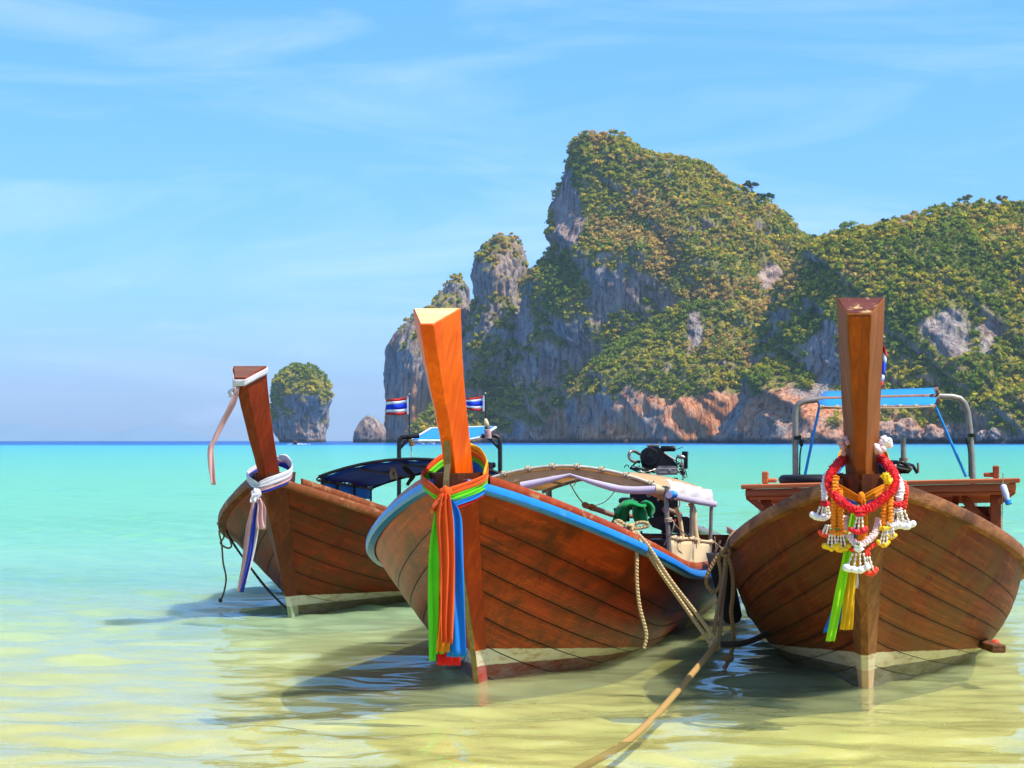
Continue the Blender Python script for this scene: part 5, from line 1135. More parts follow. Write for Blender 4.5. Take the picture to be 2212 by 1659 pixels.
def roof_things():
    z = 1.262
    t = empty('tyre', R.wld((-0.52, 3.62, 1.165))); tag(t, 'black rubber tyre lying flat on the wooden roof deck', 'tyre')
    m = MB(); pts = [(0.27 * math.cos(a), 0.27 * math.sin(a), 0.115) for a in np.linspace(0, 6.283, 33)[:-1]]; m.tube(pts, 0.04, 12, closed=True); m.build('tread', 'rubber', t, True)
    m = MB(); pts = [(0.23 * math.cos(a), 0.23 * math.sin(a), 0.115) for a in np.linspace(0, 6.283, 33)[:-1]]; m.tube(pts, 0.028, 8, closed=True); m.build('bead', 'rubber', t, True)
    for (px, py, Y, lab) in ((1640, 1092, 16.9, 'small milky bottle with blue cap hanging under the left corner of the roof deck'), (2166, 1072, 16.1, 'small milky bottle with blue cap hanging under the right corner of the roof deck')):
        p = at(px, py, Y); t = empty('hanging_bottle', p); tag(t, lab, 'bottle', 'bottles hanging from the roof deck')
        ax = (0.25, -0.3, -1); MB().lathe((0, 0, 0.09), ax, [(0, 0.014), (0.012, 0.026), (0.085, 0.026), (0.115, 0.018), (0.135, 0.016)], 14).build('bottle_body', 'bottle', t, True, 50)
        MB().lathe(Vector((0, 0, 0.09)) + Vector(ax).normalized() * 0.13, ax, [(0, 0.026), (0.03, 0.026), (0.034, 0.018)], 14).build('cap', 'capblue', t, True, 40)
        tube('string', 'string', t, [(0, 0, 0.08), (0.005, 0.01, 0.18)], 0.004, 5); tube('string', 'string', t, [(0.0, 0, 0.02), (-0.004, 0, -0.28)], 0.003, 5)
    Yb = 12.62; t = empty('flower_bunch', at(1900, 962, Yb)); tag(t, 'bunch of white and pink flowers tied to the right side of the brown stem post', 'flowers')
    rg = random.Random(9)
    for k in range(9):
        x, y = 1891 + k * 3.6, 968 - k * 2.0 + rg.uniform(-6, 6); c = at(x, y, Yb) - t.location; m = MB()
        for q in range(5): m.ball(c + Vector((rg.uniform(-.018, .018), rg.uniform(-.03, .03), rg.uniform(-.018, .018))), rg.uniform(0.016, 0.024), 7, 4)
        m.build('blossom', 'p_pink' if k < 4 else 'p_white', t, True)
    t2 = empty('flower_bunch', at(1821, 950, Yb)); tag(t2, 'small pink flower bunch tied to the left side of the brown stem post', 'flowers'); m = MB()
    for k in range(9): m.ball((rg.uniform(-.016, .03), rg.uniform(-.03, .03), rg.uniform(-.085, .03)), 0.02, 7, 4)
    m.build('blossom', 'pink', t2, True)
roof_things()
# ------------------------------------------------------------------ ribbons, garlands, ropes
def ribbon_thing(name, base, label, cat):
    t = empty(name, base); tag(t, label, cat); return t
def shifted(o, base): o.location = -Vector(base); return o

def wrap_band(B, parent, base, mat, pts, w0, dz=0.0, out=0.0, name='wrap', n=6, fold=0.006, seed=0, thick=0.003):
    """band of cloth round the foot of the post; pts in boat coordinates, width upright"""
    P = spline(pts, n); c = Vector((0, -0.7, 0)); g = []
    for i, p in enumerate(P):
        t = i / (len(P) - 1); d = Vector((p.x, p.y + 0.7, 0)); d = d.normalized() if d.length > 1e-4 else Vector((0, -1, 0))
        w = w0 * (0.45 + 0.55 * min(1, 6 * min(t, 1 - t) + 0.25)); row = []
        for j in range(7):
            u = j / 6 - 0.5
            row.append(B.wld(p + d * (out + fold * math.sin(j * 2.2 + t * 9 + seed)) + Vector((0, 0, dz - w * u))))
        g.append(row)
    return shifted(MB().sheet(g, thick).build(name, mat, parent, True), base)

def tail(parent, base, mat, path, Y, w, folds, seed, amp=0.010, taper=None, name='tail', nx=15):
    P = [at(x, y, Y + (q[0] if q else 0)) for (x, y, *q) in path]
    g = strip_cloth(P, w, (1, 0, 0), folds, amp, (0.2, -1, 0), nx, 7, taper, seed * 1.3, seed)
    return shifted(MB().sheet(g, 0.0025).build(name, mat, parent, True), base)

def center_ribbons():
    kn = at(963, 1064, 12.62); t = ribbon_thing('ribbon_bundle', kn, 'orange, green and blue cloth ribbons knotted round the orange stem post', 'ribbons')
    left = [(-0.015, -0.955, 1.275), (-0.09, -0.90, 1.315), (-0.185, -0.74, 1.365), (-0.175, -0.62, 1.42), (-0.12, -0.52, 1.485), (-0.05, -0.47, 1.52), (0.0, -0.46, 1.53)]
    right = [(-0.015, -0.955, 1.275), (0.07, -0.915, 1.295), (0.185, -0.74, 1.355), (0.18, -0.62, 1.42), (0.125, -0.52, 1.485), (0.05, -0.47, 1.52), (0.0, -0.46, 1.53)]
    wrap_band(C, t, kn, 'orange', left, 0.06, 0.0, 0.012, seed=1); wrap_band(C, t, kn, 'green', left, 0.05, -0.034, 0.004, seed=2); 
    wrap_band(C, t, kn, 'orange', right, 0.055, 0.006, 0.016, seed=3); wrap_band(C, t, kn, 'green', right, 0.05, -0.036, 0.011, seed=4)
    wrap_band(C, t, kn, 'skyblue', right, 0.05, -0.068, 0.006, seed=5); wrap_band(C, t, kn, 'red', right[:4], 0.03, -0.098, 0.0, seed=6); wrap_band(C, t, kn, 'yellow', right[2:], 0.055, 0.035, 0.013, seed=7)
    m = MB(); o = at(963, 1064, 12.60) - kn
    m.ball(o, 0.042, 14, 9, (0.85, 0.7, 1.0)); kb = m.build('knot', 'orange', t, True)
    for v in kb.data.vertices: v.co += v.normal * 0.005 * math.sin(v.co.x * 190 + v.co.z * 60)
    Y = 12.58
    tail(t, kn, 'red', [(968, 1100, .05), (970, 1200, .06), (971, 1320, .06), (972, 1437, .06)], Y, 0.14, 2.2, 11, 0.010, [(0, 0.03), (.4, .10), (1, 0.142)])
    tail(t, kn, 'skyblue', [(972, 1078, 0), (980, 1110, .02), (983, 1200, .02), (986, 1300, .02), (986, 1419, .02)], Y, 0.11, 1.6, 12, 0.012, [(0, 0.025), (.1, .035), (.3, .085), (1, .118)])
    tail(t, kn, 'green', [(957, 1075, .0), (946, 1115, -.01), (939, 1200, .0), (937, 1300, .0), (933, 1427, .0)], Y, 0.06, 1.3, 13, 0.010, [(0, 0.02), (.15, .045), (.4, .068), (.8, .062), (1, .035)])
    tail(t, kn, 'green', [(955, 1110, .05), (951, 1200, .05), (950, 1300, .05), (949, 1412, .05)], Y, 0.06, 1.5, 14, 0.008)
    tail(t, kn, 'amber', [(962, 1085, .02), (960, 1180, .02), (958, 1290, .02), (955, 1408, .02)], Y, 0.075, 2.0, 15, 0.010, [(0, .03), (.3, .07), (1, .085)])
    tail(t, kn, 'orange', [(963, 1066, -.03), (962, 1110, -.04), (964, 1200, -.035), (965, 1300, -.03), (967, 1389, -.03)], Y, 0.09, 2.4, 16, 0.016, [(0, .05), (.12, .07), (.3, .10), (.8, .088), (1, .07)])
    tail(t, kn, 'orange', [(962, 1068, -.02), (948, 1085, -.03), (940, 1100, -.03), (946, 1104, -.02)], Y, 0.06, 1.5, 17, 0.012, name='loop')
    tail(t, kn, 'amber', [(958, 1078, -.01), (944, 1095, -.02), (940, 1108, -.02)], Y, 0.05, 1.5, 18, 0.010, name='loop')
center_ribbons()

def left_ribbons():
    kn = at(553, 1068, 18.05); t = ribbon_thing('ribbon_bundle', kn, 'white, pink and navy ribbons tied round the foot of the left boat stem post', 'ribbons')
    lp = [(0.0, -0.875, 1.205), (-0.10, -0.80, 1.245), (-0.19, -0.64, 1.30), (-0.15, -0.48, 1.36), (-0.08, -0.40, 1.42), (0, -0.38, 1.44)]
    rp = [(-x, y, z) for x, y, z in lp]
    for q, dz, mt, o in ((lp, 0.0, 'white', .010), (lp, -0.03, 'navy', .004), (rp, 0.012, 'white', .012), (rp, -0.03, 'pink', .006), (rp, -0.05, 'navy', .001)):
        wrap_band(L, t, kn, mt, q, 0.075 if mt == 'white' else 0.05, dz, o, seed=o * 100)
    kb = MB().ball(at(553, 1068, 18.02) - kn, 0.05, 14, 9, (0.85, 0.7, 1.1)).build('knot', 'white', t, True)
    for v in kb.data.vertices: v.co += v.normal * 0.006 * math.sin(v.co.x * 170 + v.co.z * 60)
    Y = 18.0
    tail(t, kn, 'pink', [(550, 1078, 0), (541, 1140, 0), (530, 1210, 0), (517, 1277, 0)], Y, 0.06, 1.5, 21, 0.012, [(0, .03), (.3, .07), (1, .045)])
    tail(t, kn, 'navy', [(557, 1080, -.03), (548, 1140, -.03), (537, 1210, -.03), (522, 1279, -.03)], Y, 0.035, 1.2, 22, 0.008, [(0, .03), (.3, .04), (1, .035)])
    tail(t, kn, 'white', [(556, 1078, .03), (552, 1140, .03), (542, 1200, .03), (527, 1262, .03)], Y, 0.05, 1.4, 23, 0.010)
    tail(t, kn, 'pink', [(560, 1076, -.05), (564, 1100, -.05), (565, 1143, -.05)], Y, 0.075, 2.0, 24, 0.014, [(0, .03), (.5, .075), (1, .09)])
    tail(t, kn, 'white', [(552, 1066, -.05), (547, 1085, -.06)], Y, 0.06, 1.5, 25, 0.010, name='loop')
    # strip at the head of the post
    k2 = at(510, 836, 17.82); t2 = ribbon_thing('cloth_strip', k2, 'white cloth tied round the top of the left stem post with a long pink tail', 'cloth')
    rr = L.post_rings[-1]; dn = Vector((0, 0, -0.03))
    loop = [rr[0], rr[1], rr[2], rr[3], rr[4], rr[5], rr[0]]; g = []
    cen = sum(rr, Vector()) / 6
    for p, q in zip(loop[:-1], loop[1:]):
        for k in range(5):
            e = p.lerp(q, k / 5); o = (e - cen); o.z = 0; o.normalize(); g.append([L.wld(e + o * (0.008 + 0.004 * math.sin(k * 2 + j * 2)) + Vector((0, 0, -0.012 - 0.055 * j / 3))) for j in range(4)])
    g.append(g[0]); shifted(MB().sheet(g, 0.003).build('wrap', 'white', t2, True), k2)
    kb = MB().ball(at(512, 832, 17.80) - k2, 0.04, 12, 8, (1, 0.7, 0.8)).build('knot', 'white', t2, True)
    tail(t2, k2, 'white', [(512, 834, 0), (503, 845, -.02), (499, 858, -.02)], 17.78, 0.07, 1.5, 26, 0.012, [(0, .04), (.5, .075), (1, .06)])
    tail(t2, k2, 'pink', [(512, 836, -.02), (503, 870, -.02), (483, 911, 0), (464, 950, 0), (455, 970, 0), (456, 1008, 0), (461, 1047, 0)], 17.78, 0.05, 1.0, 27, 0.010, [(0, .04), (.2, .06), (.5, .045), (.8, .055), (1, .04)])
left_ribbons()

def frill(parent, base, mat, pts, r, name='flower_rope', seed=0, step=0.0095, closed=False, nn=14):
    """rope of packed petals: a tube of crinkled frills"""
    rg = random.Random(seed); P = spline(pts, 10); D = [0]
    for a, b in zip(P[:-1], P[1:]): D.append(D[-1] + (b - a).length)
    n = max(4, int(D[-1] / step)); Q = []
    for k in range(n + 1):
        d = D[-1] * k / n; i = min(max(np.searchsorted(D, d) - 1, 0), len(P) - 2); u = (d - D[i]) / max(D[i + 1] - D[i], 1e-9); Q.append(P[i].lerp(P[i + 1], u))
    V = []; F = []; prev = None
    for i, p in enumerate(Q):
        tg = (Q[min(i + 1, n)] - Q[max(i - 1, 0)]).normalized()
        u = tg.cross(Vector((0.2, 1, 0.1))).normalized() if prev is None else (prev - tg * prev.dot(tg)).normalized(); prev = u; w = tg.cross(u)
        big = 1.0 if i % 2 else 0.66; ends = 0.55 if i in (0, n) else 1.0
        for k in range(nn):
            a = 6.283 * k / nn + rg.uniform(-.15, .15); q = r * big * ends * rg.uniform(0.82, 1.2) * (1.0 if (k + i // 2) % 2 else 0.84); V.append(p + (u * math.cos(a) + w * math.sin(a)) * q + tg * rg.uniform(-.4, .4) * step - Vector(base))
    for i in range(n):
        for k in range(nn): F.append((i * nn + k, i * nn + (k + 1) % nn, (i + 1) * nn + (k + 1) % nn, (i + 1) * nn + k))
    F += [tuple(range(nn))[::-1], tuple(n * nn + k for k in range(nn))]
    return MB().add(V, F).build(name, mat, parent, False)

def tassel(parent, base, p0, p1, mat, width, seed=0, n=3):
    rg = random.Random(seed); p0, p1 = Vector(p0), Vector(p1); width *= 0.84; m = MB()
    for k in range(n):
        off = (k - (n - 1) / 2) * width * 0.32
        for i in range(7):
            t = (i + 0.5) / 7; c = p0.lerp(p1, t) + Vector((off * (0.5 + 0.5 * t), -0.004 * k, 0)); m.ball(c - Vector(base), 0.0062 * (1.3 if i % 2 == 0 else 0.8), 7, 4, (1, 1, 1.25))
    m.build('bead_string', 'bead', parent, True)
    m = MB()
    for k in range(7):
        x = (k - 3) / 3; m.ball(p1 + Vector((x * width * 0.5, rg.uniform(-.01, .01), -0.006 + 0.020 * abs(x) ** 1.5 + rg.uniform(-.004, .004))) - Vector(base), width * rg.uniform(0.16, 0.25), 8, 5, (1, 1, 1.0))
    m.build('petal_tip', mat, parent, True)

def garlands():
    Y = 12.36
    G = lambda x, y, dy=0.0: at(*zG(x, y), Y + dy)
    def thing(nm, lab, p): t = empty(nm, p); tag(t, lab, 'garland', 'flower garlands on the brown stem post'); return t, Vector(p)
    # ribbons under the garlands
    kn = G(455, 485); t = ribbon_thing('ribbon_bundle', kn, 'yellow, lime green and blue ribbons hanging below the flower garlands', 'ribbons')
    lp = [(0.005, -1.035, 1.245), (-0.09, -0.99, 1.29), (-0.18, -0.84, 1.35), (-0.145, -0.66, 1.45), (-0.11, -0.56, 1.52), (0, -0.50, 1.55)]; rp = [(-x + 0.01, y, z) for x, y, z in lp]
    for q, dz, mt, o in ((lp, 0.005, 'amber', .010), (rp, 0.005, 'amber', .010), (lp, -0.05, 'skyblue', .002), (rp, -0.05, 'skyblue', .002)): wrap_band(R, t, kn, mt, q, 0.058, dz, o, seed=dz * 90)
    MB().ball((0, 0, 0), 0.028, 12, 8, (0.8, 0.7, 1.2)).build('knot', 'amber', t, True)
    T = lambda mt, pts, w, sd, amp=0.008, tp=None, f=1.5: tail(t, kn, mt, [(*zG(x, y), d) for x, y, d in pts], Y - 0.02, w, f, sd, amp, tp)
    T('skyblue', [(440, 540, .06), (400, 640, .05), (360, 1000, .05), (290, 1300, .05), (225, 1460, .05)], 0.05, 31, 0.008, [(0, .03), (.3, .04), (.8, .07), (1, .08)])
    T('lime', [(420, 540, .02), (385, 660, .01), (345, 950, .01), (290, 1230, .01), (226, 1522, .01)], 0.046, 32, 0.008, [(0, .03), (.3, .042), (.7, .05), (1, .05)])
    T('yellow', [(450, 560, .03), (440, 800, .04), (395, 1000, .03), (365, 1200, .03), (340, 1440, .03)], 0.07, 33, 0.010, [(0, .03), (.3, .05), (.6, .07), (1, .072)], 2.5)
    T('amber', [(470, 500, -.01), (480, 620, -.01), (470, 720, -.01), (462, 812, -.01)], 0.06, 34, 0.008, [(0, .03), (.4, .04), (1, .07)])
    T('white', [(415, 1000, .05), (420, 1080, .05), (414, 1140, .05)], 0.025, 35, 0.003)
    # red garland
    t, b = thing('flower_garland', 'thick red flower garland looped over the brown stem post', G(440, 590))
    frill(t, b, 'p_red', [G(330, 205, .35), G(265, 270, .18), (G(222, 350, .08)), G(235, 430, .02), G(300, 505, -.05), G(370, 560, -.08), G(440, 580, -.09), G(520, 560, -.08), G(605, 500, -.05), G(680, 430, .0), G(700, 370, .05), G(675, 290, .14), G(600, 205, .35)], 0.031, seed=1)
    frill(t, b, 'p_red', [G(440, 570, -.1), G(440, 625, -.1)], 0.036, 'flower_head', 2); tassel(t, b, G(442, 625, -.1), G(430, 735, -.1), 'p_red', 0.105, 3)
    # orange garlands
    t, b = thing('flower_garland', 'long orange flower garland of two strands left of the stem', G(280, 740))
    frill(t, b, 'p_orange', [G(275, 330, .02), G(262, 400, .0), G(258, 520, -.02), G(255, 620, -.02), G(258, 715, -.02)], 0.022, seed=4); frill(t, b, 'p_orange', [G(300, 420, .0), G(303, 520, -.03), G(303, 620, -.03), G(305, 715, -.03)], 0.022, seed=5)
    frill(t, b, 'p_orange', [G(225, 738, -.02), G(280, 745, -.04), G(340, 735, -.02)], 0.019, 'flower_ring', 6); MB().box(G(260, 716, -.06) - b, (0.07, 0.01, 0.008), None, 0.002).build('garland_leaf', 'leafgreen', t)
    tassel(t, b, G(243, 755, -.03), G(240, 850, -.03), 'p_yellow', 0.10, 7); tassel(t, b, G(305, 755, -.03), G(310, 858, -.03), 'p_yellow', 0.10, 8); tassel(t, b, G(215, 690, .03), G(200, 750, .03), 'p_coral', 0.09, 9)
    t, b = thing('flower_garland', 'orange and yellow flower garland of two strands right of the stem', G(630, 700))
    frill(t, b, 'p_yellow', [G(615, 320, .0), G(640, 350, -.02), G(655, 385, .0)], 0.03, 'flower_head', 10); frill(t, b, 'p_orange', [G(640, 400, .0), G(625, 500, -.02), G(618, 600, -.02), G(618, 690, -.02)], 0.021, seed=11); frill(t, b, 'p_orange', [G(672, 440, .0), G(665, 520, -.03), G(662, 600, -.03), G(664, 670, -.03)], 0.019, seed=12)
    frill(t, b, 'p_yellow', [G(585, 705, -.02), G(620, 712, -.04), G(655, 700, -.02)], 0.017, 'flower_ring', 13); tassel(t, b, G(628, 715, -.03), G(612, 825, -.03), 'p_yellow', 0.075, 14); tassel(t, b, G(665, 690, -.02), G(672, 775, -.02), 'p_yellow', 0.06, 15)
    # white garlands
    t, b = thing('flower_garland', 'white flower garland with a red ring at the left edge of the bunch', G(190, 560))
    frill(t, b, 'p_white', [G(210, 320, .25), G(190, 380, .15), (G(187, 450, .1)), G(190, 515, .08)], 0.022, seed=16); frill(t, b, 'p_red', [G(165, 535, .08), G(195, 540, .06), G(225, 535, .08)], 0.021, 'flower_ring', 17)
    tassel(t, b, G(178, 555, .06), G(165, 630, .06), 'p_white', 0.125, 18); tassel(t, b, G(205, 555, .06), G(205, 630, .06), 'p_white', 0.06, 19)
    t, b = thing('flower_garland', 'white flower garland with a red ring right of the stem above white petals', G(735, 560))
    frill(t, b, 'p_white', [G(700, 330, .25), G(735, 400, .12), G(738, 460, .08), G(725, 515, .06)], 0.027, seed=20); frill(t, b, 'p_red', [G(670, 535, .05), G(710, 542, .03), G(765, 530, .05)], 0.022, 'flower_ring', 21)
    tassel(t, b, G(715, 560, .03), G(715, 690, .03), 'p_white', 0.12, 22); tassel(t, b, G(745, 580, .03), G(770, 690, .03), 'p_white', 0.11, 23); frill(t, b, 'p_white', [G(720, 560, .04), G(725, 600, .04)], 0.028, 'flower_head', 24)
    t, b = thing('flower_garland', 'thin deep orange flower strand at the right edge of the bunch', G(780, 480))
    frill(t, b, 'p_coral', [G(760, 370, .2), G(783, 430, .12), G(778, 500, .1), G(765, 580, .1)], 0.014, seed=25)
    # pink loop
    t, b = thing('flower_garland', 'pale pink flower loop hanging low in front of the stem', G(435, 860))
    frill(t, b, 'p_pink', [G(340, 620, .06), G(350, 720, .02), G(385, 795, -.04), G(440, 830, -.06), G(500, 800, -.05), G(555, 740, -.02), G(585, 640, .05)], 0.024, seed=26)
    frill(t, b, 'p_coral', [G(330, 790, .0), G(370, 855, -.02), G(400, 870, -.02)], 0.015, 'flower_ring', 27); frill(t, b, 'p_coral', [G(480, 880, -.03), G(530, 840, -.03), G(595, 795, .0)], 0.016, 'flower_ring', 28); frill(t, b, 'p_white', [G(435, 820, -.09), G(432, 880, -.09)], 0.034, 'flower_head', 29)
    MB().box(G(432, 826, -.13) - b, (0.022, 0.012, 0.016), None, 0.004).build('garland_leaf', 'leafgreen', t)
    frill(t, b, 'p_coral', [G(480, 900, -.05), G(520, 890, -.05)], 0.02, 'flower_head', 30)
    tassel(t, b, G(430, 890, -.09), G(422, 1005, -.09), 'p_white', 0.15, 31, 4); tassel(t, b, G(495, 915, -.06), G(515, 1030, -.06), 'p_coral', 0.09, 32)
garlands()

def rope(nm, mt, paths, label, r, n=7, knots=(), seg=8):
    """paths: lists of (px, py, Y)"""
    base = at(*paths[0][0]); t = empty(nm, base); tag(t, label, 'rope')
    for P in paths: tube('strand', mt, t, [at(*q) - base for q in P], r, n, seg)
    for (px, py, Y, kr) in knots:
        c = at(px, py, Y) - base; m = MB(); rg = random.Random(int(px))
        for k in range(3):
            ax = Vector((rg.uniform(-1, 1), rg.uniform(-1, 1), rg.uniform(-1, 1))).normalized(); u = ax.cross(Vector((0.3, 0.5, 0.8))).normalized(); w = ax.cross(u)
            m.tube([c + (u * math.cos(a) + w * math.sin(a)) * kr for a in np.linspace(0, 6.283, 13)[:-1]], r * 1.05, n, closed=True)
        m.build('knot', mt, t, True)
    return t
def ropes():
    k4 = lambda x, y, Y: (*z4(x, y), Y); kk = lambda x, y, Y: (*zK(x, y), Y)
    rope('mooring_rope', 'rope', [[k4(1110, 700, 14.42), k4(1060, 660, 14.4), k4(1030, 665, 14.4), k4(1060, 690, 14.38), k4(1115, 705, 14.36), k4(1180, 670, 14.36), k4(1235, 670, 14.36), k4(1245, 690, 14.36), k4(1190, 705, 14.36), k4(1120, 710, 14.36)],
        [k4(1130, 715, 14.38), k4(1165, 790, 14.25), k4(1172, 900, 14.2), k4(1172, 1050, 14.2), k4(1190, 1220, 14.2), k4(1228, 1370, 14.2), k4(1235, 1430, 14.2), k4(1220, 1502, 14.2)],
        [k4(1130, 710, 14.38), k4(1200, 800, 14.28), k4(1330, 1000, 14.25), k4(1500, 1240, 14.2), k4(1665, 1475, 14.12)], [k4(1140, 705, 14.38), k4(1240, 810, 14.27), k4(1390, 1040, 14.2), k4(1560, 1260, 14.15), k4(1700, 1450, 14.1)]],
        'pale rope tied in a bow on the blue gunwale with two long lines', 0.0135, knots=((*z4(1120, 708), 14.36, 0.03), (*z4(1690, 1480), 14.1, 0.03)))
    rope('mooring_rope', 'rope2', [[kk(620, 85, 14.9), kk(540, 130, 14.8), kk(490, 220, 14.72), kk(465, 310, 14.68)],
        [kk(455, 330, 14.68), kk(400, 350, 14.66), kk(330, 440, 14.66), kk(265, 570, 14.66), kk(255, 670, 14.66), kk(310, 745, 14.66), kk(375, 730, 14.66), kk(410, 640, 14.66), kk(405, 520, 14.66), kk(385, 400, 14.66), kk(430, 340, 14.68)],
        [kk(455, 370, 14.66), kk(445, 560, 14.6), kk(395, 850, 14.4), kk(345, 1120, 14.2), kk(320, 1310, 14.1)], [kk(462, 370, 14.66), kk(455, 600, 14.6), kk(420, 900, 14.4), kk(405, 1150, 14.2), kk(375, 1340, 14.1)],
        [kk(470, 340, 14.66), kk(510, 450, 14.64), kk(540, 640, 14.64), kk(535, 830, 14.64), kk(520, 970, 14.64), kk(540, 1150, 14.64), kk(542, 1300, 14.64), kk(520, 1420, 14.64), kk(495, 1460, 14.64)], [kk(490, 1480, 14.64), kk(470, 1540, 14.64), kk(438, 1590, 14.64)]],
        'tan rope looped and knotted over the left gunwale of the garlanded boat', 0.0155, knots=((*zK(460, 330), 14.66, 0.03), (*zK(492, 1470), 14.64, 0.022)))
    W0 = at(1420, 1540, 12.25)
    rope('anchor_rope', 'rope4', [[(1550, 1388, 14.1), (1535, 1408, 13.85), (1500, 1450, 13.2), (1440, 1520, 12.45), (1395, 1567, 11.72), (1340, 1612, 11.0), (1253, 1660, 10.4), (1200, 1690, 10.0)]], 'thick tan anchor rope running from between the boats towards the camera into the water', 0.021, 9)
    rope('bow_rope', 'rope3', [[(1552, 1392, 14.1), (1585, 1392, 14.2), (1612, 1388, 14.35), (1640, 1377, 14.5), (1662, 1366, 14.6)]], 'dark wet rope sagging from the thick rope to the garlanded boat', 0.022, 8)
    l1 = lambda x, y, Y: (*zL(x, y), Y)
    rope('mooring_rope', 'rope3', [[l1(185, 1040, 20.2), l1(230, 1130, 19.9), l1(330, 1270, 19.4), l1(450, 1420, 19.1), l1(548, 1522, 19.0)], [l1(180, 1045, 20.2), l1(220, 1110, 20.0), l1(290, 1215, 19.6), l1(420, 1390, 19.15), l1(545, 1515, 18.95)]], 'two dark lines running from the left boat gunwale down to its stem', 0.010, 6)
    rope('hanging_rope', 'rope2', [[l1(165, 1025, 20.2), l1(158, 1080, 20.15), l1(172, 1150, 20.15), l1(180, 1250, 20.15), l1(197, 1340, 20.15), l1(185, 1420, 20.15), l1(166, 1468, 20.15)], [l1(170, 1035, 20.2), l1(185, 1100, 20.1), l1(165, 1140, 20.1), l1(205, 1168, 20.1), l1(228, 1150, 20.1), l1(195, 1070, 20.1), l1(175, 1035, 20.2)]], 'thin brown rope with a knotted end hanging off the left boat gunwale', 0.009, 6, knots=((*zL(164, 1028), 20.18, 0.028), (*zL(164, 1470), 20.15, 0.014)))
    # rubber fenders between the hulls
    def fender(poly, Y, label, th=0.06):
        base = at(*poly[0], Y); t = empty('fender', base); tag(t, label, 'fender', 'rubber fenders between the hulls')
        P = [at(*q, Y) - base for q in poly]; cen = sum(P, Vector()) / len(P); ins = [cen + (p - cen) * 0.93 for p in P]
        MB().loft([[p + Vector((0, -th / 2, 0)) for p in ins], [p + Vector((0, -th * 0.3, 0)) for p in P], [p + Vector((0, th * 0.3, 0)) for p in P], [p + Vector((0, th / 2, 0)) for p in ins]]).build('rubber_pad', 'rubber', t, True, 50)
        tube('lanyard', 'rope3', t, [cen * 0 + P[0].lerp(P[1], 0.5), P[0].lerp(P[1], 0.5) + Vector((0.05, 0.1, 0.08))], 0.01, 6)
    q = [zK(*p) for p in ((248, 335), (440, 330), (500, 380), (560, 640), (612, 880), (634, 1010), (610, 1070), (560, 1095), (510, 1104), (460, 1090), (432, 1050), (395, 940), (330, 660), (275, 450))]
    fender(q, 15.25, 'black rubber fender hanging behind the tan rope between the two hulls')
    q = [zK(*p) for p in ((560, 690), (800, 700), (800, 1045), (735, 1052), (700, 1025), (660, 900), (620, 760))]
    fender(q, 15.6, 'second black rubber fender flat against the garlanded boat hull')
ropes()

# ------------------------------------------------------------------ distant boats, trees and boulders
def far_boat(px, py, Y, length, rz, label, mat='darkwood', canopy='tarp_beige'):
    p = at(px, py, Y); t = empty('distant_boat', (p.x, p.y, 0), rz); tag(t, label, 'boat', 'distant boats')
    rings = []
    for u in np.linspace(-1, 1, 11):
        w = 0.16 * length * max(0.04, 1 - abs(u) ** 2.6); z = 0.10 * length + 0.10 * length * abs(u) ** 3 * (1.5 if u < 0 else 0.4); y = u * length / 2
        rings.append([Vector((-w, y, z)), Vector((-w * 0.8, y, -0.1)), Vector((w * 0.8, y, -0.1)), Vector((w, y, z))])
    MB().loft(rings).build('hull', mat, t, True, 40)
    MB().sheet([[Vector((x * 0.14 * length, y * length, 0.30 * length - 0.05 * length * x * x)) for x in (-1, -.5, 0, .5, 1)] for y in (-0.18, 0.05, 0.28)], 0.06).build('canopy', canopy, t, True)
    for sx in (-1, 1):
        for sy in (-0.16, 0.26): MB().tube([(sx * 0.13 * length, sy * length, 0.05), (sx * 0.13 * length, sy * length, 0.25 * length)], 0.04, 5).build('post', 'steel', t)
    MB().tube([(0, -length * 0.49, 0.1 * length), (0, -length * 0.53, 0.36 * length)], [0.12, 0.07], 6).build('stem_post', 'redwood', t)
    return t
far_boat(638, 955, 900, 5.2, 0.25, 'distant longtail boat with a white wake in front of the tall rock islet')
w0 = at(638, 956, 900); rg_ = random.Random(3); m_ = MB()
for k in range(26):
    x = rg_.uniform(-4.6, 5.6); m_.ball((w0.x + x, 905 + rg_.uniform(-4, 8) , 0.04), rg_.uniform(0.25, 0.6) * (1 - abs(x) / 8), 7, 4, (1.9, 1.5, 0.55))
tag(m_.build('boat_wake', 'foam', None, True), 'white foam wake around the distant longtail boat', 'foam', kind='stuff')
far_boat(909, 956.5, 960, 3.6, 1.3, 'small white boat under the light blue awning, left of a similar one', 'boatwhite', 'white'); far_boat(931, 956.5, 960, 3.6, 1.4, 'small white boat under the light blue awning, nearest the orange stem post', 'boatwhite', 'white')
far_boat(591, 954, 1300, 3.2, 0.9, 'tiny pale boat on the horizon just left of the tall rock islet', 'roofwood', 'white')

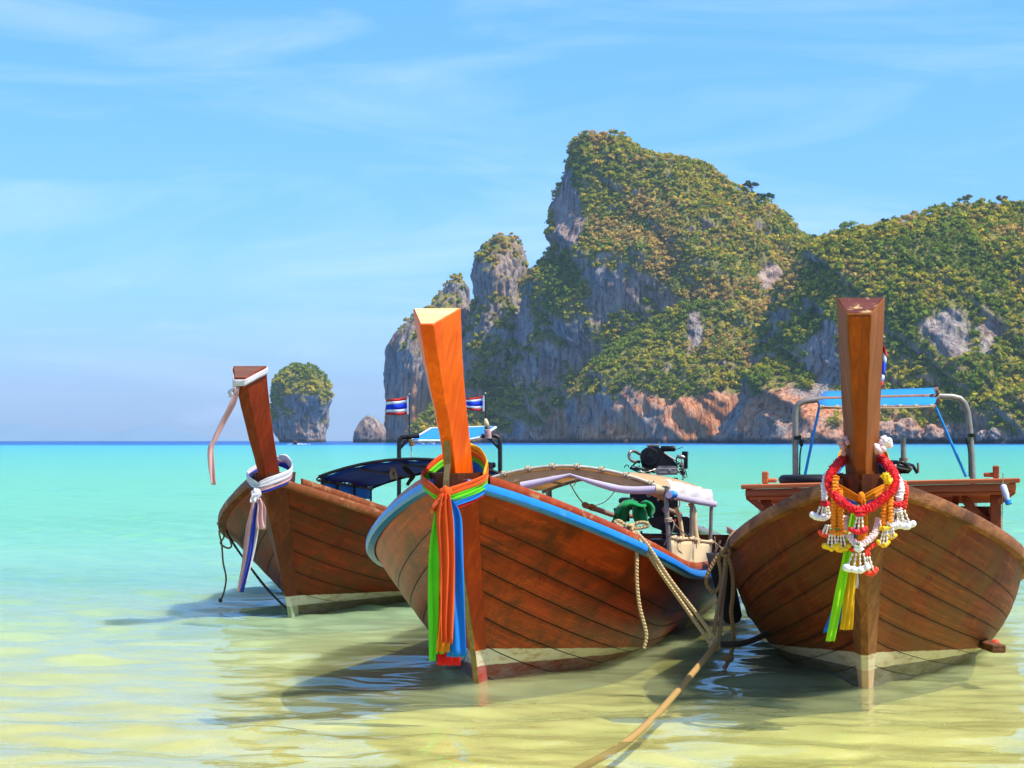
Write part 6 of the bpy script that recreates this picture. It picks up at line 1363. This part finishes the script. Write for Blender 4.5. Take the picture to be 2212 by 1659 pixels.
def hill_hit(px, py):
    from mathutils.bvhtree import BVHTree
    best = None
    for nm in ('mountain', 'spur', 'wooded_hill', 'karst_pinnacle', 'headland_foot', 'karst_cliff'):
        if nm not in _BVH:
            me = bpy.data.objects[nm].data; _BVH[nm] = BVHTree.FromPolygons([v.co for v in me.vertices], [p.vertices[:] for p in me.polygons])
        d = at(px, py, 1.0) - Vector((0, 0, CAM_H)); h = _BVH[nm].ray_cast(Vector((0, 0, CAM_H)), d.normalized())
        if h[0] and (best is None or h[3] < best[3]): best = h
    return best
_BVH = {}
def tree(px, py, h, r, tint, label, seed, nq=150, squash=0.75, sparse=1.0):
    hit = None; q = py
    for k in range(60):
        hit = hill_hit(px, q)
        if hit: break
        q += 4
    p = Vector(hit[0]); t = empty('tree', p); tag(t, label, 'tree', 'trees that stand out of the forest')
    rg = random.Random(seed); top = Vector((rg.uniform(-.5, .5), 0, h))
    m = MB(); m.tube([(0, 0, -1.5), (0.05 * h, 0, h * 0.35), (0, 0, h * 0.7), top], [0.05 * h, 0.035 * h, 0.02 * h, 0.008 * h], 7)
    for k in range(6):
        a = rg.uniform(0, 6.28); z = h * rg.uniform(0.45, 0.75); e = Vector((math.cos(a) * r * 0.75, math.sin(a) * r * 0.75, z + h * rg.uniform(.12, .3))); m.tube([(0, 0, z), (e.x * .5, e.y * .5, z + (e.z - z) * .6), e], [0.018 * h, 0.012 * h, 0.005 * h], 5)
    m.build('trunk', 'darkwood', t, True)
    rng = np.random.default_rng(seed); n = 9
    c = np.array([[rng.uniform(-.62, .62) * r, rng.uniform(-.62, .62) * r, h + rng.uniform(-.35, .30) * r * squash] for _ in range(n)]); rr = r * (0.32 + 0.22 * rng.random(n)); T = np.repeat(np.array([tint]), n, 0) * (0.8 + 0.4 * rng.random((n, 1)))
    V, F, cv = leaf_crowns(c, rr, T, int(nq * sparse), rng, squash, 0.20)
    np_mesh('crown', V, F, LEAF, t, False, cv)
def stand_out_trees():
    dk, yl, pl, ol = np.array(srgb(56, 84, 40)[:3]), np.array(srgb(150, 158, 40)[:3]), np.array(srgb(136, 160, 74)[:3]), np.array(srgb(180, 156, 44)[:3])
    for a in ((1622, 405, 8, 6.0, dk, 'dark green tree on the mountain ridge, left of the notch', 1), (1666, 425, 8, 5.4, dk, 'dark green round tree on the ridge just above the notch', 2), (1644, 415, 5, 4.2, dk, 'dark green tree between the two ridge trees', 3),
              (1830, 470, 4.6, 5.8, pl, 'pale airy tree on the skyline of the wooded hill', 4, 150, 0.7, 0.5), (1757, 490, 3, 2.6, dk, 'small dark tree in the notch of the skyline', 5), (1912, 460, 4, 2.8, dk, 'narrow dark tree on the skyline right of the pale airy tree', 6),
              (1836, 630, 6, 3.6, ol, 'umbrella-shaped golden tree above the brown stem post', 7, 150, 0.45), (1412, 820, 4, 4.6, yl, 'bright yellow-green tree above the left part of the orange cliff', 8), (1642, 815, 4, 5.0, yl, 'bright yellow-green tree above the right part of the orange cliff', 9), (2082, 430, 3.5, 4.6, np.array(srgb(120, 116, 44)[:3]), 'olive tree on the highest point of the wooded hill', 10), (2165, 430, 3, 4.2, np.array(srgb(136, 122, 62)[:3]), 'brownish tree at the right end of the skyline', 11), (1900, 530, 9, 3.4, dk, 'tall dark tree below the skyline of the wooded hill', 12)):
        tree(*a)
stand_out_trees()
def boulders():
    import bmesh
    spots = [(1735, 944, 4.2), (1905, 925, 5.5), (1932, 938, 3.5), (1958, 922, 6.5), (1985, 938, 3.2), (2012, 930, 5.2), (2042, 934, 4.6), (2070, 940, 3.6), (2094, 932, 4.8), (2122, 942, 3.4), (2142, 936, 3.8), (1880, 942, 3.2)]
    words = ['broad', 'low', 'steep', 'squat', 'rounded', 'tall', 'flat', 'narrow', 'blocky', 'rugged', 'small', 'tilted']
    ordn = ['leftmost, at the foot of the pale cliff', 'third from the left', 'fourth from the left', 'fifth from the left', 'sixth from the left', 'seventh from the left', 'eighth from the left', 'ninth from the left', 'tenth from the left', 'eleventh from the left', 'rightmost of the row', 'second from the left, beside the brown stem post']
    for k, (px, py, r) in enumerate(spots):
        h = hill_hit(px, 940) or hill_hit(px, 930)
        if not h: continue
        p = h[0]; bm = bmesh.new(); bmesh.ops.create_icosphere(bm, subdivisions=4, radius=1.0)
        co = np.array([v.co[:] for v in bm.verts]); n = 1 + 0.34 * fbm(co * 1.3 + k * 5.1, 4, 0.6); sc = np.array([r, r * 0.8, r * (0.75 + 0.4 * ((k * 7) % 5) / 5)]); co = co * n[:, None] * sc
        for v, c in zip(bm.verts, co): v.co = c
        me = bpy.data.meshes.new('shore_boulder'); bm.to_mesh(me); bm.free(); me.materials.append(M_['boulder']); me.polygons.foreach_set('use_smooth', np.ones(len(me.polygons), dtype=bool))
        o = bpy.data.objects.new('shore_boulder', me); COL.objects.link(o); o.location = (p.x, p.y - 2.0, max(0.4, at(px, py, p.y).z - r * 0.25))
        tag(o, 'grey shore boulder under the wooded hill, ' + ordn[k], 'boulder', 'boulders along the shore')
M_['boulder'] = rock_material('boulder_rock', 0.5)
boulders()
